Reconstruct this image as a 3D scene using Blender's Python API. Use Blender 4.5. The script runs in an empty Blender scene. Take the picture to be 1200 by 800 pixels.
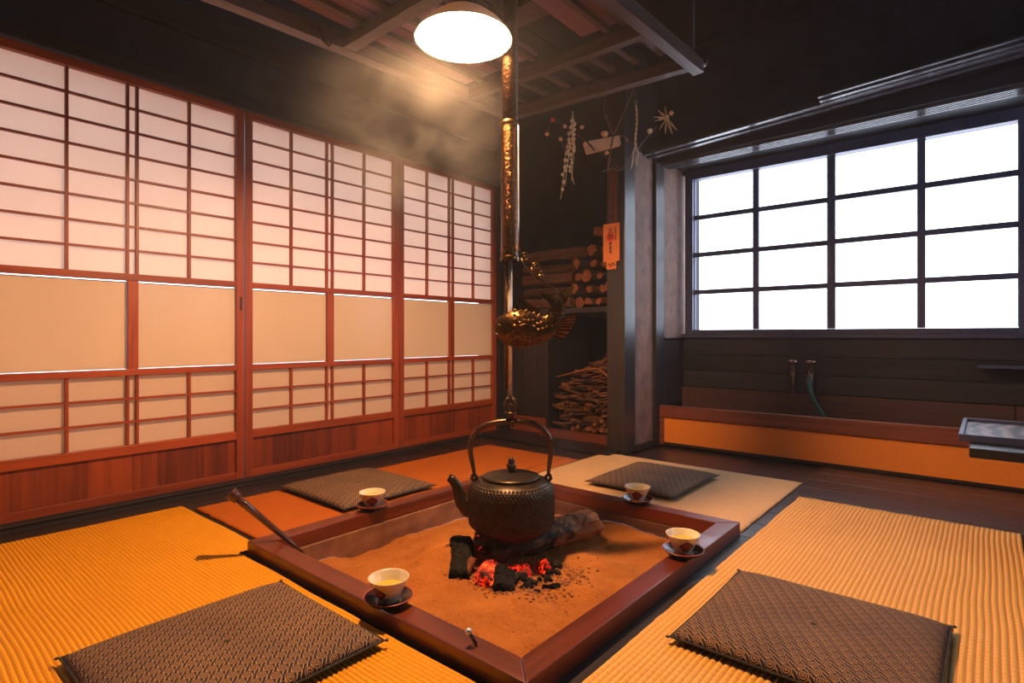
import bpy, bmesh, math, random
from math import sin, cos, pi, radians, sqrt, atan2
from mathutils import Vector, Matrix, noise
random.seed(7)
S = bpy.context.scene
C = S.collection

# ------------------------------------------------------------------ camera
YAW = math.atan2(558, 660)                 # the room's axes are turned 40.2 degrees against the view
EYE = 0.68
cd = bpy.data.cameras.new('camera'); cam = bpy.data.objects.new('camera', cd); C.objects.link(cam)
cam.location = (0, 0, EYE); cam.rotation_euler = (pi / 2, 0, YAW)
cd.lens = 19.8; cd.sensor_width = 36; cd.shift_y = -7 / 1200; cd.clip_start = 0.02
S.camera = cam
# ------------------------------------------------------------------ world (overcast white daylight)
w = bpy.data.worlds.new('world'); S.world = w; w.use_nodes = True
bg = w.node_tree.nodes['Background']
bg.inputs['Color'].default_value = (0.80, 0.85, 1.0, 1); bg.inputs['Strength'].default_value = 5.0
# ------------------------------------------------------------------ light portals at the openings
def portal(name, loc, rot, sx, sy):
    l = bpy.data.lights.new(name, 'AREA'); l.shape = 'RECTANGLE'; l.size = sx; l.size_y = sy
    l.cycles.is_portal = True
    o = bpy.data.objects.new(name, l); C.objects.link(o); o.location = loc; o.rotation_euler = rot
    return o
portal('window_portal', (-0.30, 3.80, 1.22), (-pi / 2, 0, 0), 2.6, 1.15)
portal('side_window_portal', (1.80, 2.55, 1.35), (0, pi / 2, 0), 1.0, 1.3)
portal('shoji_portal', (-2.80, 1.20, 0.95), (0, -pi / 2, 0), 1.75, 3.8)
# ------------------------------------------------------------------ exposure
S.view_settings.view_transform = 'Standard'; S.view_settings.look = 'None'
S.view_settings.exposure = 0.0; S.view_settings.gamma = 1.0; S.view_settings.use_curve_mapping = False
S.cycles.use_denoising = True
S.cycles.max_bounces = 8; S.cycles.diffuse_bounces = 4; S.cycles.glossy_bounces = 3
S.cycles.transmission_bounces = 4; S.cycles.transparent_max_bounces = 8; S.cycles.volume_bounces = 0
S.cycles.sample_clamp_indirect = 4.0; S.cycles.caustics_reflective = False; S.cycles.caustics_refractive = False
BULB = 3500.0

# ================================================================== materials
def nodes(name):
    m = bpy.data.materials.new(name); m.use_nodes = True
    nt = m.node_tree; nt.nodes.clear()
    out = nt.nodes.new('ShaderNodeOutputMaterial')
    return m, nt, out
def N(nt, t, **kw):
    n = nt.nodes.new(t)
    for k, v in kw.items():
        if k in n.inputs: n.inputs[k].default_value = v
        else: setattr(n, k, v)
    return n
def c4(c): return (c[0], c[1], c[2], 1)
def math_(nt, op, a, b=None, c=None):
    n = nt.nodes.new('ShaderNodeMath'); n.operation = op
    for i, v in enumerate((a, b, c)):
        if v is None: continue
        if isinstance(v, (int, float)): n.inputs[i].default_value = v
        else: nt.links.new(v, n.inputs[i])
    return n.outputs[0]
def mixc(nt, f, a, b):
    n = nt.nodes.new('ShaderNodeMix'); n.data_type = 'RGBA'
    for s, v in ((n.inputs[0], f), (n.inputs[6], a), (n.inputs[7], b)):
        if isinstance(v, (int, float)): s.default_value = v
        elif isinstance(v, tuple): s.default_value = c4(v)
        else: nt.links.new(v, s)
    return n.outputs[2]
def ramp(nt, f, stops):
    n = nt.nodes.new('ShaderNodeValToRGB'); e = n.color_ramp.elements
    e[0].position, e[0].color = stops[0][0], c4(stops[0][1])
    e[1].position, e[1].color = stops[-1][0], c4(stops[-1][1])
    for p, c in stops[1:-1]:
        x = e.new(p); x.color = c4(c)
    nt.links.new(f, n.inputs[0]); return n.outputs[0]
def noisef(nt, vec, scale, detail=4, rough=.55, dist=0):
    n = N(nt, 'ShaderNodeTexNoise', Scale=scale, Detail=detail, Roughness=rough, Distortion=dist)
    nt.links.new(vec, n.inputs['Vector']); return n.outputs['Fac']
def coords(nt, scale=(1, 1, 1), kind='Object'):
    t = nt.nodes.new('ShaderNodeTexCoord'); m = N(nt, 'ShaderNodeMapping'); m.inputs['Scale'].default_value = scale
    nt.links.new(t.outputs[kind], m.inputs['Vector']); return m.outputs[0]
def princ(nt, out, color, rough=.5, metal=0, spec=.5, bump=None, bstr=.3, bdist=.002, coat=0):
    p = nt.nodes.new('ShaderNodeBsdfPrincipled')
    for s, v in ((p.inputs['Base Color'], color), (p.inputs['Roughness'], rough)):
        if isinstance(v, (int, float)): s.default_value = v
        elif isinstance(v, tuple): s.default_value = c4(v)
        else: nt.links.new(v, s)
    p.inputs['Metallic'].default_value = metal; p.inputs['Specular IOR Level'].default_value = spec
    p.inputs['Coat Weight'].default_value = coat
    if bump is not None:
        b = N(nt, 'ShaderNodeBump', Strength=bstr, Distance=bdist); nt.links.new(bump, b.inputs['Height'])
        nt.links.new(b.outputs[0], p.inputs['Normal'])
    nt.links.new(p.outputs[0], out.inputs['Surface']); return p
def wood(name, dark, light, axis=2, rough=.45, scale=1.0, vary=.35, spec=.5, bstr=.3, coat=0):
    """procedural wood, grain along the axis (0 x, 1 y, 2 z) of the object's own space; tone varies piece by piece"""
    m, nt, out = nodes(name)
    sc = [26 * scale] * 3; sc[axis] = 1.6 * scale
    v = coords(nt, tuple(sc))
    oi = nt.nodes.new('ShaderNodeObjectInfo')
    add = nt.nodes.new('ShaderNodeVectorMath'); add.operation = 'ADD'
    cmb = nt.nodes.new('ShaderNodeCombineXYZ')
    r = math_(nt, 'MULTIPLY', oi.outputs['Random'], 40.0)
    for i in range(3): nt.links.new(r, cmb.inputs[i])
    nt.links.new(v, add.inputs[0]); nt.links.new(cmb.outputs[0], add.inputs[1])
    f = noisef(nt, add.outputs[0], 1.0, 6, .6, .6)
    sc2 = [90 * scale] * 3; sc2[axis] = 3 * scale
    f2 = noisef(nt, coords(nt, tuple(sc2)), 1.0, 4, .6)
    g = math_(nt, 'ADD', math_(nt, 'MULTIPLY', f, .65), math_(nt, 'MULTIPLY', f2, .35))
    g = math_(nt, 'ADD', g, math_(nt, 'MULTIPLY', math_(nt, 'SUBTRACT', oi.outputs['Random'], .5), vary))
    col = ramp(nt, g, [(.28, dark), (.72, light)])
    rr = math_(nt, 'ADD', math_(nt, 'MULTIPLY', f2, .3), rough - .15)
    princ(nt, out, col, rr, spec=spec, bump=g, bstr=bstr, bdist=.003, coat=coat)
    return m
def plain(name, col, rough=.5, metal=0, nscale=30, namt=.25, bstr=.2, bdist=.002, spec=.5, coat=0):
    m, nt, out = nodes(name)
    f = noisef(nt, coords(nt), nscale, 5)
    d = tuple(x * (1 - namt) for x in col); l = tuple(min(1, x * (1 + namt)) for x in col)
    princ(nt, out, ramp(nt, f, [(.3, d), (.7, l)]), rough, metal, spec, f, bstr, bdist, coat)
    return m
def emis(name, col, strength):
    m, nt, out = nodes(name); e = N(nt, 'ShaderNodeEmission', Color=c4(col), Strength=strength)
    nt.links.new(e.outputs[0], out.inputs['Surface']); return m
def paper(name, trans, refl, rough=None, gloss=0):
    m, nt, out = nodes(name)
    v = coords(nt, (1, 1, 1))
    f = noisef(nt, v, 260, 3)
    g = noisef(nt, v, 2.2, 3)
    k = math_(nt, 'ADD', math_(nt, 'MULTIPLY', f, .10), math_(nt, 'MULTIPLY', g, .16))
    k = math_(nt, 'ADD', k, .87)
    def tint(c):
        n = nt.nodes.new('ShaderNodeVectorMath'); n.operation = 'SCALE'; n.inputs[0].default_value = c; nt.links.new(k, n.inputs['Scale']); return n.outputs[0]
    t = nt.nodes.new('ShaderNodeBsdfTranslucent'); nt.links.new(tint(trans), t.inputs['Color'])
    d = nt.nodes.new('ShaderNodeBsdfDiffuse'); nt.links.new(tint(refl), d.inputs['Color'])
    a = nt.nodes.new('ShaderNodeAddShader'); nt.links.new(t.outputs[0], a.inputs[0]); nt.links.new(d.outputs[0], a.inputs[1])
    last = a.outputs[0]
    if gloss:
        gl = N(nt, 'ShaderNodeBsdfGlossy', Roughness=rough); fr = N(nt, 'ShaderNodeFresnel', IOR=1.45)
        mx = nt.nodes.new('ShaderNodeMixShader'); nt.links.new(math_(nt, 'MULTIPLY', fr.outputs[0], gloss), mx.inputs[0])
        nt.links.new(last, mx.inputs[1]); nt.links.new(gl.outputs[0], mx.inputs[2]); last = mx.outputs[0]
    nt.links.new(last, out.inputs['Surface']); return m

M = {}
M['shoji_wood'] = wood('varnished_cedar', (.17, .026, .006), (.42, .075, .015), 2, .42, vary=.1)
M['shoji_wood_y'] = wood('varnished_cedar_rail', (.17, .026, .006), (.42, .075, .015), 1, .42, vary=.1)
M['board'] = wood('cedar_board', (.095, .015, .004), (.34, .058, .010), 2, .45, scale=.8, vary=.38)
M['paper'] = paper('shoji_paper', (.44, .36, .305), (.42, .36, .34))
M['paper_low'] = paper('dimmed_shoji_paper', (.25, .17, .12), (.42, .33, .25))  # weaker daylight low on the screens is put into this tan tone
M['frost'] = paper('frosted_glass', (.40, .275, .185), (.46, .37, .27), .2, .8)
M['soot'] = wood('sooty_wood', (.008, .008, .011), (.028, .025, .032), 0, .42, vary=.25, spec=.4)
M['soot_z'] = wood('sooty_wood_upright', (.009, .009, .012), (.030, .027, .034), 2, .42, vary=.25, spec=.4)
M['soot_y'] = wood('sooty_wood_along', (.010, .008, .009), (.034, .026, .027), 1, .42, vary=.25, spec=.4)
M['pillar'] = wood('pillar_wood', (.009, .009, .011), (.034, .032, .036), 2, .36, vary=.1, bstr=.5, spec=.6)
M['wallblack'] = plain('sooted_plaster', (.013, .016, .030), .75, nscale=9, namt=.35, bstr=.15)
M['plaster'] = plain('earthen_plaster', (.23, .13, .10), .8, nscale=14, namt=.3, bstr=.4)
M['floorwood'] = wood('floor_boards', (.010, .007, .007), (.045, .028, .024), 0, .33, vary=.35, bstr=.5)
M['splash'] = wood('stained_splash_wood', (.035, .014, .011), (.10, .035, .022), 0, .5, vary=.1)
M['red'] = wood('red_trough_wood', (.08, .020, .010), (.26, .066, .030), 0, .42, vary=.1)
M['orange_panel'] = plain('orange_panel', (.78, .24, .020), .5, nscale=60, namt=.05, bstr=.1)
M['frame_x'] = wood('hearth_rail_x', (.040, .008, .004), (.22, .035, .007), 0, .34, vary=.05, bstr=.35, spec=.6, coat=.15)
M['frame_y'] = wood('hearth_rail_y', (.040, .008, .004), (.22, .035, .007), 1, .34, vary=.05, bstr=.35, spec=.6, coat=.15)
M['iron'] = plain('cast_iron', (.060, .043, .030), .38, .75, 50, .35, .25)
M['iron_handle'] = plain('iron_handle', (.11, .065, .042), .34, .85, 30, .3, .15)
M['bronze'] = plain('dark_bronze', (.115, .060, .022), .32, 1.0, 60, .4, .5, .003)
M['copper'] = plain('hammered_copper', (.15, .066, .024), .20, 1.0, 110, .5, .8, .006)
M['pole'] = plain('sooty_copper', (.055, .026, .013), .38, 1.0, 110, .4, .8, .006)
M['steel'] = plain('grey_steel', (.62, .64, .74), .30, .6, 30, .15)
M['cord'] = plain('white_cord', (.75, .73, .74), .7)
M['cup'] = plain('glazed_cup', (.80, .70, .52), .22, 0, 8, .04, .03, coat=.4)
M['tea'] = plain('green_tea', (.62, .50, .06), .05, 0, 5, .05, 0)
M['saucer'] = plain('lacquer', (.030, .008, .009), .26, 0, 8, .15, .03, coat=.25)
M['mark_dark'] = plain('mark_dark', (.04, .012, .010), .4)
M['mark_red'] = plain('mark_red', (.45, .07, .025), .4)
M['bark'] = wood('bark', (.030, .014, .010), (.16, .065, .035), 1, .8, scale=2.2, vary=.35, bstr=.9, spec=.2)
M['stemwood'] = plain('twig_bark', (.24, .12, .09), .7)
M['logend'] = plain('sawn_end', (.22, .075, .028), .8, nscale=60, namt=.35, spec=.2)
M['twig'] = wood('brushwood', (.025, .012, .008), (.17, .070, .032), 1, .75, scale=2, vary=.5, bstr=.5, spec=.2)
M['char'] = plain('charcoal', (.008, .007, .006), .85, nscale=60, namt=.7, bstr=1.0, bdist=.008, spec=.15)
M['label_paper'] = plain('orange_paper', (.72, .22, .055), .7, nscale=20, namt=.06, bstr=.05)
M['cream_paper'] = plain('cream_paper', (.90, .60, .38), .7, nscale=20, namt=.1, bstr=.1)
M['ink'] = plain('black_ink', (.02, .015, .012), .6)
M['seal'] = plain('red_seal', (.70, .06, .02), .6)
M['straw'] = plain('straw', (.85, .60, .32), .8, nscale=90, namt=.3)
M['rice'] = plain('rice_dough', (.85, .50, .27), .7, nscale=20, namt=.12)
M['seed'] = plain('pale_seed', (.95, .72, .46), .6, nscale=30, namt=.2)
M['greenstr'] = plain('green_string', (.05, .32, .20), .6)
M['greendot'] = plain('green_bead', (.04, .20, .07), .6)
M['redball'] = plain('red_dough', (.80, .07, .03), .6)
M['purple_board'] = wood('blue_lit_board', (.17, .090, .15), (.34, .20, .31), 1, .35, scale=.4, vary=.25)  # bluish light reflected by the shelf boards is put into their purple colour
M['beam'] = wood('smoked_beam', (.020, .014, .014), (.13, .080, .080), 1, .36, scale=3, vary=.1, bstr=1.0, spec=.9)
M['beam_x'] = wood('smoked_beam_x', (.020, .014, .014), (.13, .080, .080), 0, .36, scale=3, vary=.1, bstr=1.0, spec=.9)
M['sash'] = wood('window_sash', (.024, .030, .075), (.050, .060, .15), 2, .4, vary=.1)  # blue glow around the window is put into this base colour
M['groove'] = plain('waxed_track', (.075, .075, .095), .22, 0, 20, .2, .1, coat=.4)
M['poker'] = plain('lacquered_bamboo', (.060, .022, .020), .22, 0, 20, .3, .2, coat=.6)
M['green_hose'] = plain('green_hose', (.02, .12, .10), .5)
M['tap'] = plain('old_brass', (.22, .12, .08), .35, .8)
M['tapcap'] = plain('worn_copper_cap', (.85, .50, .38), .25, 1.0)
M['enamel_out'] = plain('enamel_outside', (.10, .08, .05), .4)
M['clay'] = plain('hearth_lining', (.26, .115, .055), .8, nscale=8, namt=.45, bstr=.6, bdist=.006)
M['lining_wood'] = wood('hearth_lining_wood', (.05, .020, .012), (.20, .085, .045), 0, .6, vary=.1, bstr=.8)
M['pebble'] = plain('ash_grit', (.30, .125, .042), .85, nscale=50, namt=.5)

# milk glass shade
m, nt, out = nodes('milk_glass')
d = N(nt, 'ShaderNodeBsdfDiffuse', Color=(.85, .82, .74, 1)); t = N(nt, 'ShaderNodeBsdfTranslucent', Color=(.05, .04, .028, 1))
a = nt.nodes.new('ShaderNodeAddShader'); nt.links.new(d.outputs[0], a.inputs[0]); nt.links.new(t.outputs[0], a.inputs[1]); nt.links.new(a.outputs[0], out.inputs['Surface'])
M['milk'] = m
M['bulb'] = emis('lamp_bulb', (1, .53, .24), BULB)
# window glass
m, nt, out = nodes('window_glass')
tr = N(nt, 'ShaderNodeBsdfTransparent', Color=(.95, .97, .98, 1)); gl = N(nt, 'ShaderNodeBsdfGlossy', Roughness=.02)
mx = nt.nodes.new('ShaderNodeMixShader'); mx.inputs[0].default_value = .05
nt.links.new(tr.outputs[0], mx.inputs[1]); nt.links.new(gl.outputs[0], mx.inputs[2]); nt.links.new(mx.outputs[0], out.inputs['Surface'])
M['glass'] = m
# rush mats: ribs are geometry, the material gives straw colour and cross threads
def rush(name, c1, c2, rib_axis, thread=55, fine=700, bstr=.35, groove=None):
    m, nt, out = nodes(name)
    sc = [fine, fine, 1]; sc[rib_axis] = 12
    f = noisef(nt, coords(nt, tuple(sc)), 1.0, 3)
    t = nt.nodes.new('ShaderNodeTexCoord'); s = nt.nodes.new('ShaderNodeSeparateXYZ'); nt.links.new(t.outputs['Object'], s.inputs[0])
    wob = noisef(nt, t.outputs['Object'], 6, 3)
    q = math_(nt, 'ADD', s.outputs[rib_axis], math_(nt, 'MULTIPLY', wob, .05))
    th = math_(nt, 'ABSOLUTE', math_(nt, 'SINE', math_(nt, 'MULTIPLY', q, pi * thread)))
    th = math_(nt, 'POWER', th, .35)
    big = noisef(nt, t.outputs['Object'], 3.5, 4)
    base = ramp(nt, math_(nt, 'ADD', math_(nt, 'MULTIPLY', f, .6), math_(nt, 'MULTIPLY', big, .4)), [(.3, c1), (.7, c2)])
    sp = noisef(nt, t.outputs['Object'], 95, 2)
    dirt = math_(nt, 'LESS_THAN', sp, .235)
    col = mixc(nt, math_(nt, 'MULTIPLY', dirt, .6), base, (.10, .04, .015))
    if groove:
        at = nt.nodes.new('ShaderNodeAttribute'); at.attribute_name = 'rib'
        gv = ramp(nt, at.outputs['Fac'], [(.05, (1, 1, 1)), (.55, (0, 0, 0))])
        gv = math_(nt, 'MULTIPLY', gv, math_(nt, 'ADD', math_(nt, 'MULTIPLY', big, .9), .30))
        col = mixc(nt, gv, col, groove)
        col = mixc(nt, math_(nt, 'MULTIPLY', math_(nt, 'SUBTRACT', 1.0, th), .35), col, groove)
    h = math_(nt, 'ADD', math_(nt, 'MULTIPLY', th, .8), math_(nt, 'MULTIPLY', f, .35))
    princ(nt, out, col, .62, spec=.25, bump=h, bstr=bstr, bdist=.0015)
    return m
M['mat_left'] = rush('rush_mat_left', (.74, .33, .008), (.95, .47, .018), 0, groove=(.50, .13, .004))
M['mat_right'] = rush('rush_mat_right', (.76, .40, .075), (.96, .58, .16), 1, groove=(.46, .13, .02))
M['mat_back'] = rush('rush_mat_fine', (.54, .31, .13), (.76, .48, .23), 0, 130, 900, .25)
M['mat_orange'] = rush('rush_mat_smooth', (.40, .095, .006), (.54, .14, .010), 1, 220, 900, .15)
# cushion cloth: rows of ringed whorls in gold thread on dark blue
def cloth(name, gold, dark, cell=.030):
    m, nt, out = nodes(name)
    t = nt.nodes.new('ShaderNodeTexCoord'); s = nt.nodes.new('ShaderNodeSeparateXYZ'); nt.links.new(t.outputs['Object'], s.inputs[0])
    x = math_(nt, 'DIVIDE', s.outputs[0], cell); y = math_(nt, 'DIVIDE', s.outputs[1], cell * .62)
    row = math_(nt, 'FLOOR', y)
    xs = math_(nt, 'ADD', x, math_(nt, 'MULTIPLY', row, .37))
    lx = math_(nt, 'SUBTRACT', math_(nt, 'FRACT', xs), .5); ly = math_(nt, 'MULTIPLY', math_(nt, 'SUBTRACT', math_(nt, 'FRACT', y), .5), .72)
    r = math_(nt, 'SQRT', math_(nt, 'ADD', math_(nt, 'MULTIPLY', lx, lx), math_(nt, 'MULTIPLY', math_(nt, 'MULTIPLY', ly, ly), 1.0)))
    an = math_(nt, 'ARCTAN2', ly, lx)
    ph = math_(nt, 'ADD', math_(nt, 'MULTIPLY', r, 2 * pi * 7.5), an)
    ring = math_(nt, 'GREATER_THAN', math_(nt, 'SINE', ph), .30)
    inside = math_(nt, 'LESS_THAN', r, .36)
    wavel = math_(nt, 'ADD', y, math_(nt, 'MULTIPLY', math_(nt, 'SINE', math_(nt, 'MULTIPLY', xs, 2 * pi)), .22))
    lines = math_(nt, 'GREATER_THAN', math_(nt, 'SINE', math_(nt, 'MULTIPLY', wavel, 2 * pi * 2)), .60)
    pat = math_(nt, 'ADD', math_(nt, 'MULTIPLY', ring, inside), math_(nt, 'MULTIPLY', lines, math_(nt, 'SUBTRACT', 1.0, inside)))
    wear = noisef(nt, t.outputs['Object'], 7, 4)
    pat = math_(nt, 'MULTIPLY', pat, math_(nt, 'ADD', math_(nt, 'MULTIPLY', wear, .8), .45))
    col = mixc(nt, pat, dark, gold)
    fib = noisef(nt, t.outputs['Object'], 900, 2)
    princ(nt, out, col, .75, spec=.2, bump=math_(nt, 'ADD', fib, pat), bstr=.5, bdist=.0012)
    return m
M['cloth'] = cloth('whorl_brocade', (.50, .27, .10), (.014, .022, .042))
M['cloth_side'] = plain('cushion_underside', (.03, .026, .022), .8, nscale=60)
# hearth ash
m, nt, out = nodes('ash')
v = coords(nt)
f = noisef(nt, v, 9, 6); g = noisef(nt, v, 120, 4); k = noisef(nt, v, 55, 2)
col = ramp(nt, math_(nt, 'ADD', math_(nt, 'MULTIPLY', f, .6), math_(nt, 'MULTIPLY', g, .4)), [(.3, (.27, .090, .018)), (.7, (.50, .185, .042))])
col = mixc(nt, math_(nt, 'LESS_THAN', k, .26), col, (.12, .05, .02))
princ(nt, out, col, .9, spec=.1, bump=math_(nt, 'ADD', f, math_(nt, 'MULTIPLY', g, .6)), bstr=.9, bdist=.010)
M['ash'] = m
# glowing embers: heat seen through cracks of charcoal
def ember(name, thr, strength):
    m, nt, out = nodes(name)
    v = coords(nt); f = noisef(nt, v, 30, 6, .65, 1.2)
    hot = ramp(nt, f, [(thr, (0, 0, 0)), (thr + .06, (.50, .006, .001)), (thr + .14, (1, .035, .004)), (thr + .24, (1, .30, .04))])
    p = princ(nt, out, (.010, .007, .006), .8, bump=f, bstr=.9, bdist=.006)
    nt.links.new(hot, p.inputs['Emission Color']); p.inputs['Emission Strength'].default_value = strength
    return m
M['ember'] = ember('ember', .44, 1.25)
M['ember_log'] = ember('smouldering_log', .58, 1.3)
# half-burnt log: bark outside, charred towards the fire
m, nt, out = nodes('half_burnt_log')
t = nt.nodes.new('ShaderNodeTexCoord'); s = nt.nodes.new('ShaderNodeSeparateXYZ'); nt.links.new(t.outputs['Object'], s.inputs[0])
f = noisef(nt, t.outputs['Object'], 22, 6); g = noisef(nt, coords(nt, (60, 8, 60)), 1, 5)
edge = math_(nt, 'ADD', math_(nt, 'MULTIPLY', s.outputs[1], 2.6), math_(nt, 'MULTIPLY', math_(nt, 'SUBTRACT', f, .5), 1.6))
fac = ramp(nt, edge, [(.50, (0, 0, 0)), (.78, (1, 1, 1))])
wd = ramp(nt, g, [(.3, (.13, .045, .016)), (.7, (.50, .22, .075))])
chr_ = ramp(nt, f, [(.35, (.012, .011, .011)), (.75, (.075, .065, .06))])
princ(nt, out, mixc(nt, fac, chr_, wd), .7, spec=.3, bump=math_(nt, 'ADD', f, g), bstr=.9, bdist=.006)
M['burnt'] = m
# burl-grained tray
m, nt, out = nodes('swirled_tray_board')
v = coords(nt, (1, 2.2, 1)); wv = N(nt, 'ShaderNodeTexWave', Scale=6.0, Distortion=11.0, Detail=1.0); wv.inputs['Detail Scale'].default_value = .35
nt.links.new(v, wv.inputs['Vector'])
princ(nt, out, ramp(nt, wv.outputs['Fac'], [(.25, (.030, .026, .032)), (.75, (.20, .15, .15))]), .4, bump=wv.outputs['Fac'], bstr=.4)
M['burl'] = m

# ================================================================== mesh helpers
def new_bm(): return bmesh.new()
def box(bm, x0, x1, y0, y1, z0, z1, mi=0):
    vs = [bm.verts.new(p) for p in ((x0, y0, z0), (x1, y0, z0), (x1, y1, z0), (x0, y1, z0), (x0, y0, z1), (x1, y0, z1), (x1, y1, z1), (x0, y1, z1))]
    for f in ((3, 2, 1, 0), (4, 5, 6, 7), (0, 1, 5, 4), (1, 2, 6, 5), (2, 3, 7, 6), (3, 0, 4, 7)):
        fc = bm.faces.new([vs[i] for i in f]); fc.material_index = mi
    return vs
def hexa(bm, b4, t4):
    vs = [bm.verts.new(p) for p in list(b4) + list(t4)]
    for f in ((3, 2, 1, 0), (4, 5, 6, 7), (0, 1, 5, 4), (1, 2, 6, 5), (2, 3, 7, 6), (3, 0, 4, 7)):
        bm.faces.new([vs[i] for i in f])
def bar(bm, a, b, wdt, hgt):
    a, b = Vector(a), Vector(b); d = (b - a).normalized()
    up = Vector((0, 0, 1)) if abs(d.z) < .9 else Vector((0, 1, 0))
    sd = d.cross(up).normalized(); u2 = sd.cross(d)
    q = [sd * (sx * wdt / 2) + u2 * (sz * hgt / 2) for sx, sz in ((-1, -1), (1, -1), (1, 1), (-1, 1))]
    hexa(bm, [a + k for k in q], [b + k for k in q])
def tube(bm, pts, rad, seg=8, cap=True, mi=0):
    pts = [Vector(p) for p in pts]; n = len(pts)
    rs = rad if isinstance(rad, (list, tuple)) else [rad] * n
    rings = []; ref = None
    for i, p in enumerate(pts):
        d = (pts[min(i + 1, n - 1)] - pts[max(i - 1, 0)]).normalized()
        if ref is None: ref = Vector((0, 0, 1)) if abs(d.z) < .9 else Vector((1, 0, 0))
        s_ = d.cross(ref)
        if s_.length < 1e-5: s_ = d.orthogonal()
        s_.normalize(); u = s_.cross(d).normalized(); ref = u
        rings.append([bm.verts.new(p + (s_ * cos(2 * pi * k / seg) + u * sin(2 * pi * k / seg)) * rs[i]) for k in range(seg)])
    for i in range(n - 1):
        for k in range(seg):
            f = bm.faces.new((rings[i][k], rings[i][(k + 1) % seg], rings[i + 1][(k + 1) % seg], rings[i + 1][k])); f.material_index = mi; f.smooth = True
    if cap:
        f = bm.faces.new(list(reversed(rings[0]))); f.material_index = mi
        f = bm.faces.new(rings[-1]); f.material_index = mi
    return rings
def lathe(bm, prof, seg=32, c=(0, 0, 0), mi=0, smooth=True):
    rings = []
    for r, z in prof:
        if r < 1e-6: rings.append([bm.verts.new((c[0], c[1], c[2] + z))])
        else: rings.append([bm.verts.new((c[0] + r * cos(2 * pi * k / seg), c[1] + r * sin(2 * pi * k / seg), c[2] + z)) for k in range(seg)])
    for i in range(len(rings) - 1):
        A, B = rings[i], rings[i + 1]
        for k in range(seg):
            k2 = (k + 1) % seg
            if len(A) == 1 and len(B) == 1: continue
            if len(A) == 1: f = bm.faces.new((A[0], B[k], B[k2])) if False else bm.faces.new((A[0], B[k2], B[k]))
            elif len(B) == 1: f = bm.faces.new((A[k], A[k2], B[0]))
            else: f = bm.faces.new((A[k], A[k2], B[k2], B[k]))
            f.smooth = smooth; f.material_index = mi
def ball(bm, c, r, seg=10, rings=6, sc=(1, 1, 1), mi=0):
    g = bmesh.ops.create_uvsphere(bm, u_segments=seg, v_segments=rings, radius=r)
    for v in g['verts']: v.co = Vector((v.co.x * sc[0], v.co.y * sc[1], v.co.z * sc[2])) + Vector(c)
    for v in g['verts']:
        for f in v.link_faces: f.smooth = True; f.material_index = mi
def obj(name, bm, mat, parent=None, loc=(0, 0, 0), bevel=0):
    me = bpy.data.meshes.new(name)
    if bevel: bmesh.ops.bevel(bm, geom=[e for e in bm.edges], offset=bevel, segments=2, profile=.5, affect='EDGES', clamp_overlap=True)
    bmesh.ops.recalc_face_normals(bm, faces=bm.faces); bm.to_mesh(me); bm.free()
    for k in (mat if isinstance(mat, (list, tuple)) else [mat]): me.materials.append(k)
    o = bpy.data.objects.new(name, me); C.objects.link(o); o.location = loc
    if parent: o.parent = parent
    return o
def tag(o, label, cat, group=None):
    o['label'] = label; o['category'] = cat
    if group: o['group'] = group
    return o
def thing(name, label, cat, loc=(0, 0, 0), rz=0, group=None):
    o = bpy.data.objects.new(name, None); C.objects.link(o); o.location = loc; o.rotation_euler = (0, 0, rz); o.empty_display_size = .05
    return tag(o, label, cat, group)
def struct(name, bm, mat, bevel=0):
    o = obj(name, bm, mat, bevel=bevel); o['kind'] = 'structure'; return o
def sempty(name, loc=(0, 0, 0)):
    o = bpy.data.objects.new(name, None); C.objects.link(o); o.location = loc; o['kind'] = 'structure'; o.empty_display_size = .05; return o
def bx(x0, x1, y0, y1, z0, z1):
    bm = new_bm(); box(bm, x0, x1, y0, y1, z0, z1); return bm
def dup(root, loc, rz=0, label=None):
    r = root.copy(); C.objects.link(r); r.location = loc; r.rotation_euler = (0, 0, rz)
    if label: r['label'] = label
    for ch in list(root.children):
        c = ch.copy(); C.objects.link(c); c.parent = r
        for g in ch.children:
            d_ = g.copy(); C.objects.link(d_); d_.parent = c
    return r

# ================================================================== room shell
XL = -2.70          # plane of the sliding screens
YW = 3.72           # plane of the window
FX0, FX1, FY0, FY1 = -1.780, -0.655, 0.815, 1.998     # hearth kerb, outside
KW = 0.062
FZ = 0.0
FL = -0.012
# floor: boards with a square opening for the sunken hearth
fl = sempty('floor')
def slab(x0, x1, y0, y1): return obj('floor_slab', bx(x0, x1, y0, y1, FL - .05, FL - .012), M['floorwood'], fl)
hx0, hx1, hy0, hy1 = FX0 + .01, FX1 - .01, FY0 + .01, FY1 - .01
slab(-2.9, hx0, -1.1, 4.0); slab(hx1, 1.7, -1.1, 4.0); slab(hx0, hx1, -1.1, hy0); slab(hx0, hx1, hy1, 4.0)
def planks(x0, x1, y0, y1, wd, axis, gap=.003):
    p = (y0 if axis == 0 else x0); end = (y1 if axis == 0 else x1)
    while p < end - .01:
        q = min(p + wd, end)
        b = bx(x0, x1, p + gap / 2, q - gap / 2, FL - .02, FL) if axis == 0 else bx(p + gap / 2, q - gap / 2, y0, y1, FL - .02, FL)
        obj('floor_board', b, M['floorwood'] if axis == 0 else M['soot_y'], fl, bevel=.0015); p = q
planks(hx1, 1.6, 1.998, 3.34, .168, 0)
planks(-1.72, hx1, 1.998, 2.95, .168, 0)
planks(-2.62, -1.72, 1.998, 2.80, .2, 0)
planks(hx1, -.59, -1.0, 1.998, .2, 1)
planks(-.588, 1.6, -1.0, 1.998, .2, 0)
planks(-2.62, hx0, -1.0, 1.998, .14, 1)
planks(hx0, hx1, -1.0, hy0, .2, 0)
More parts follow.
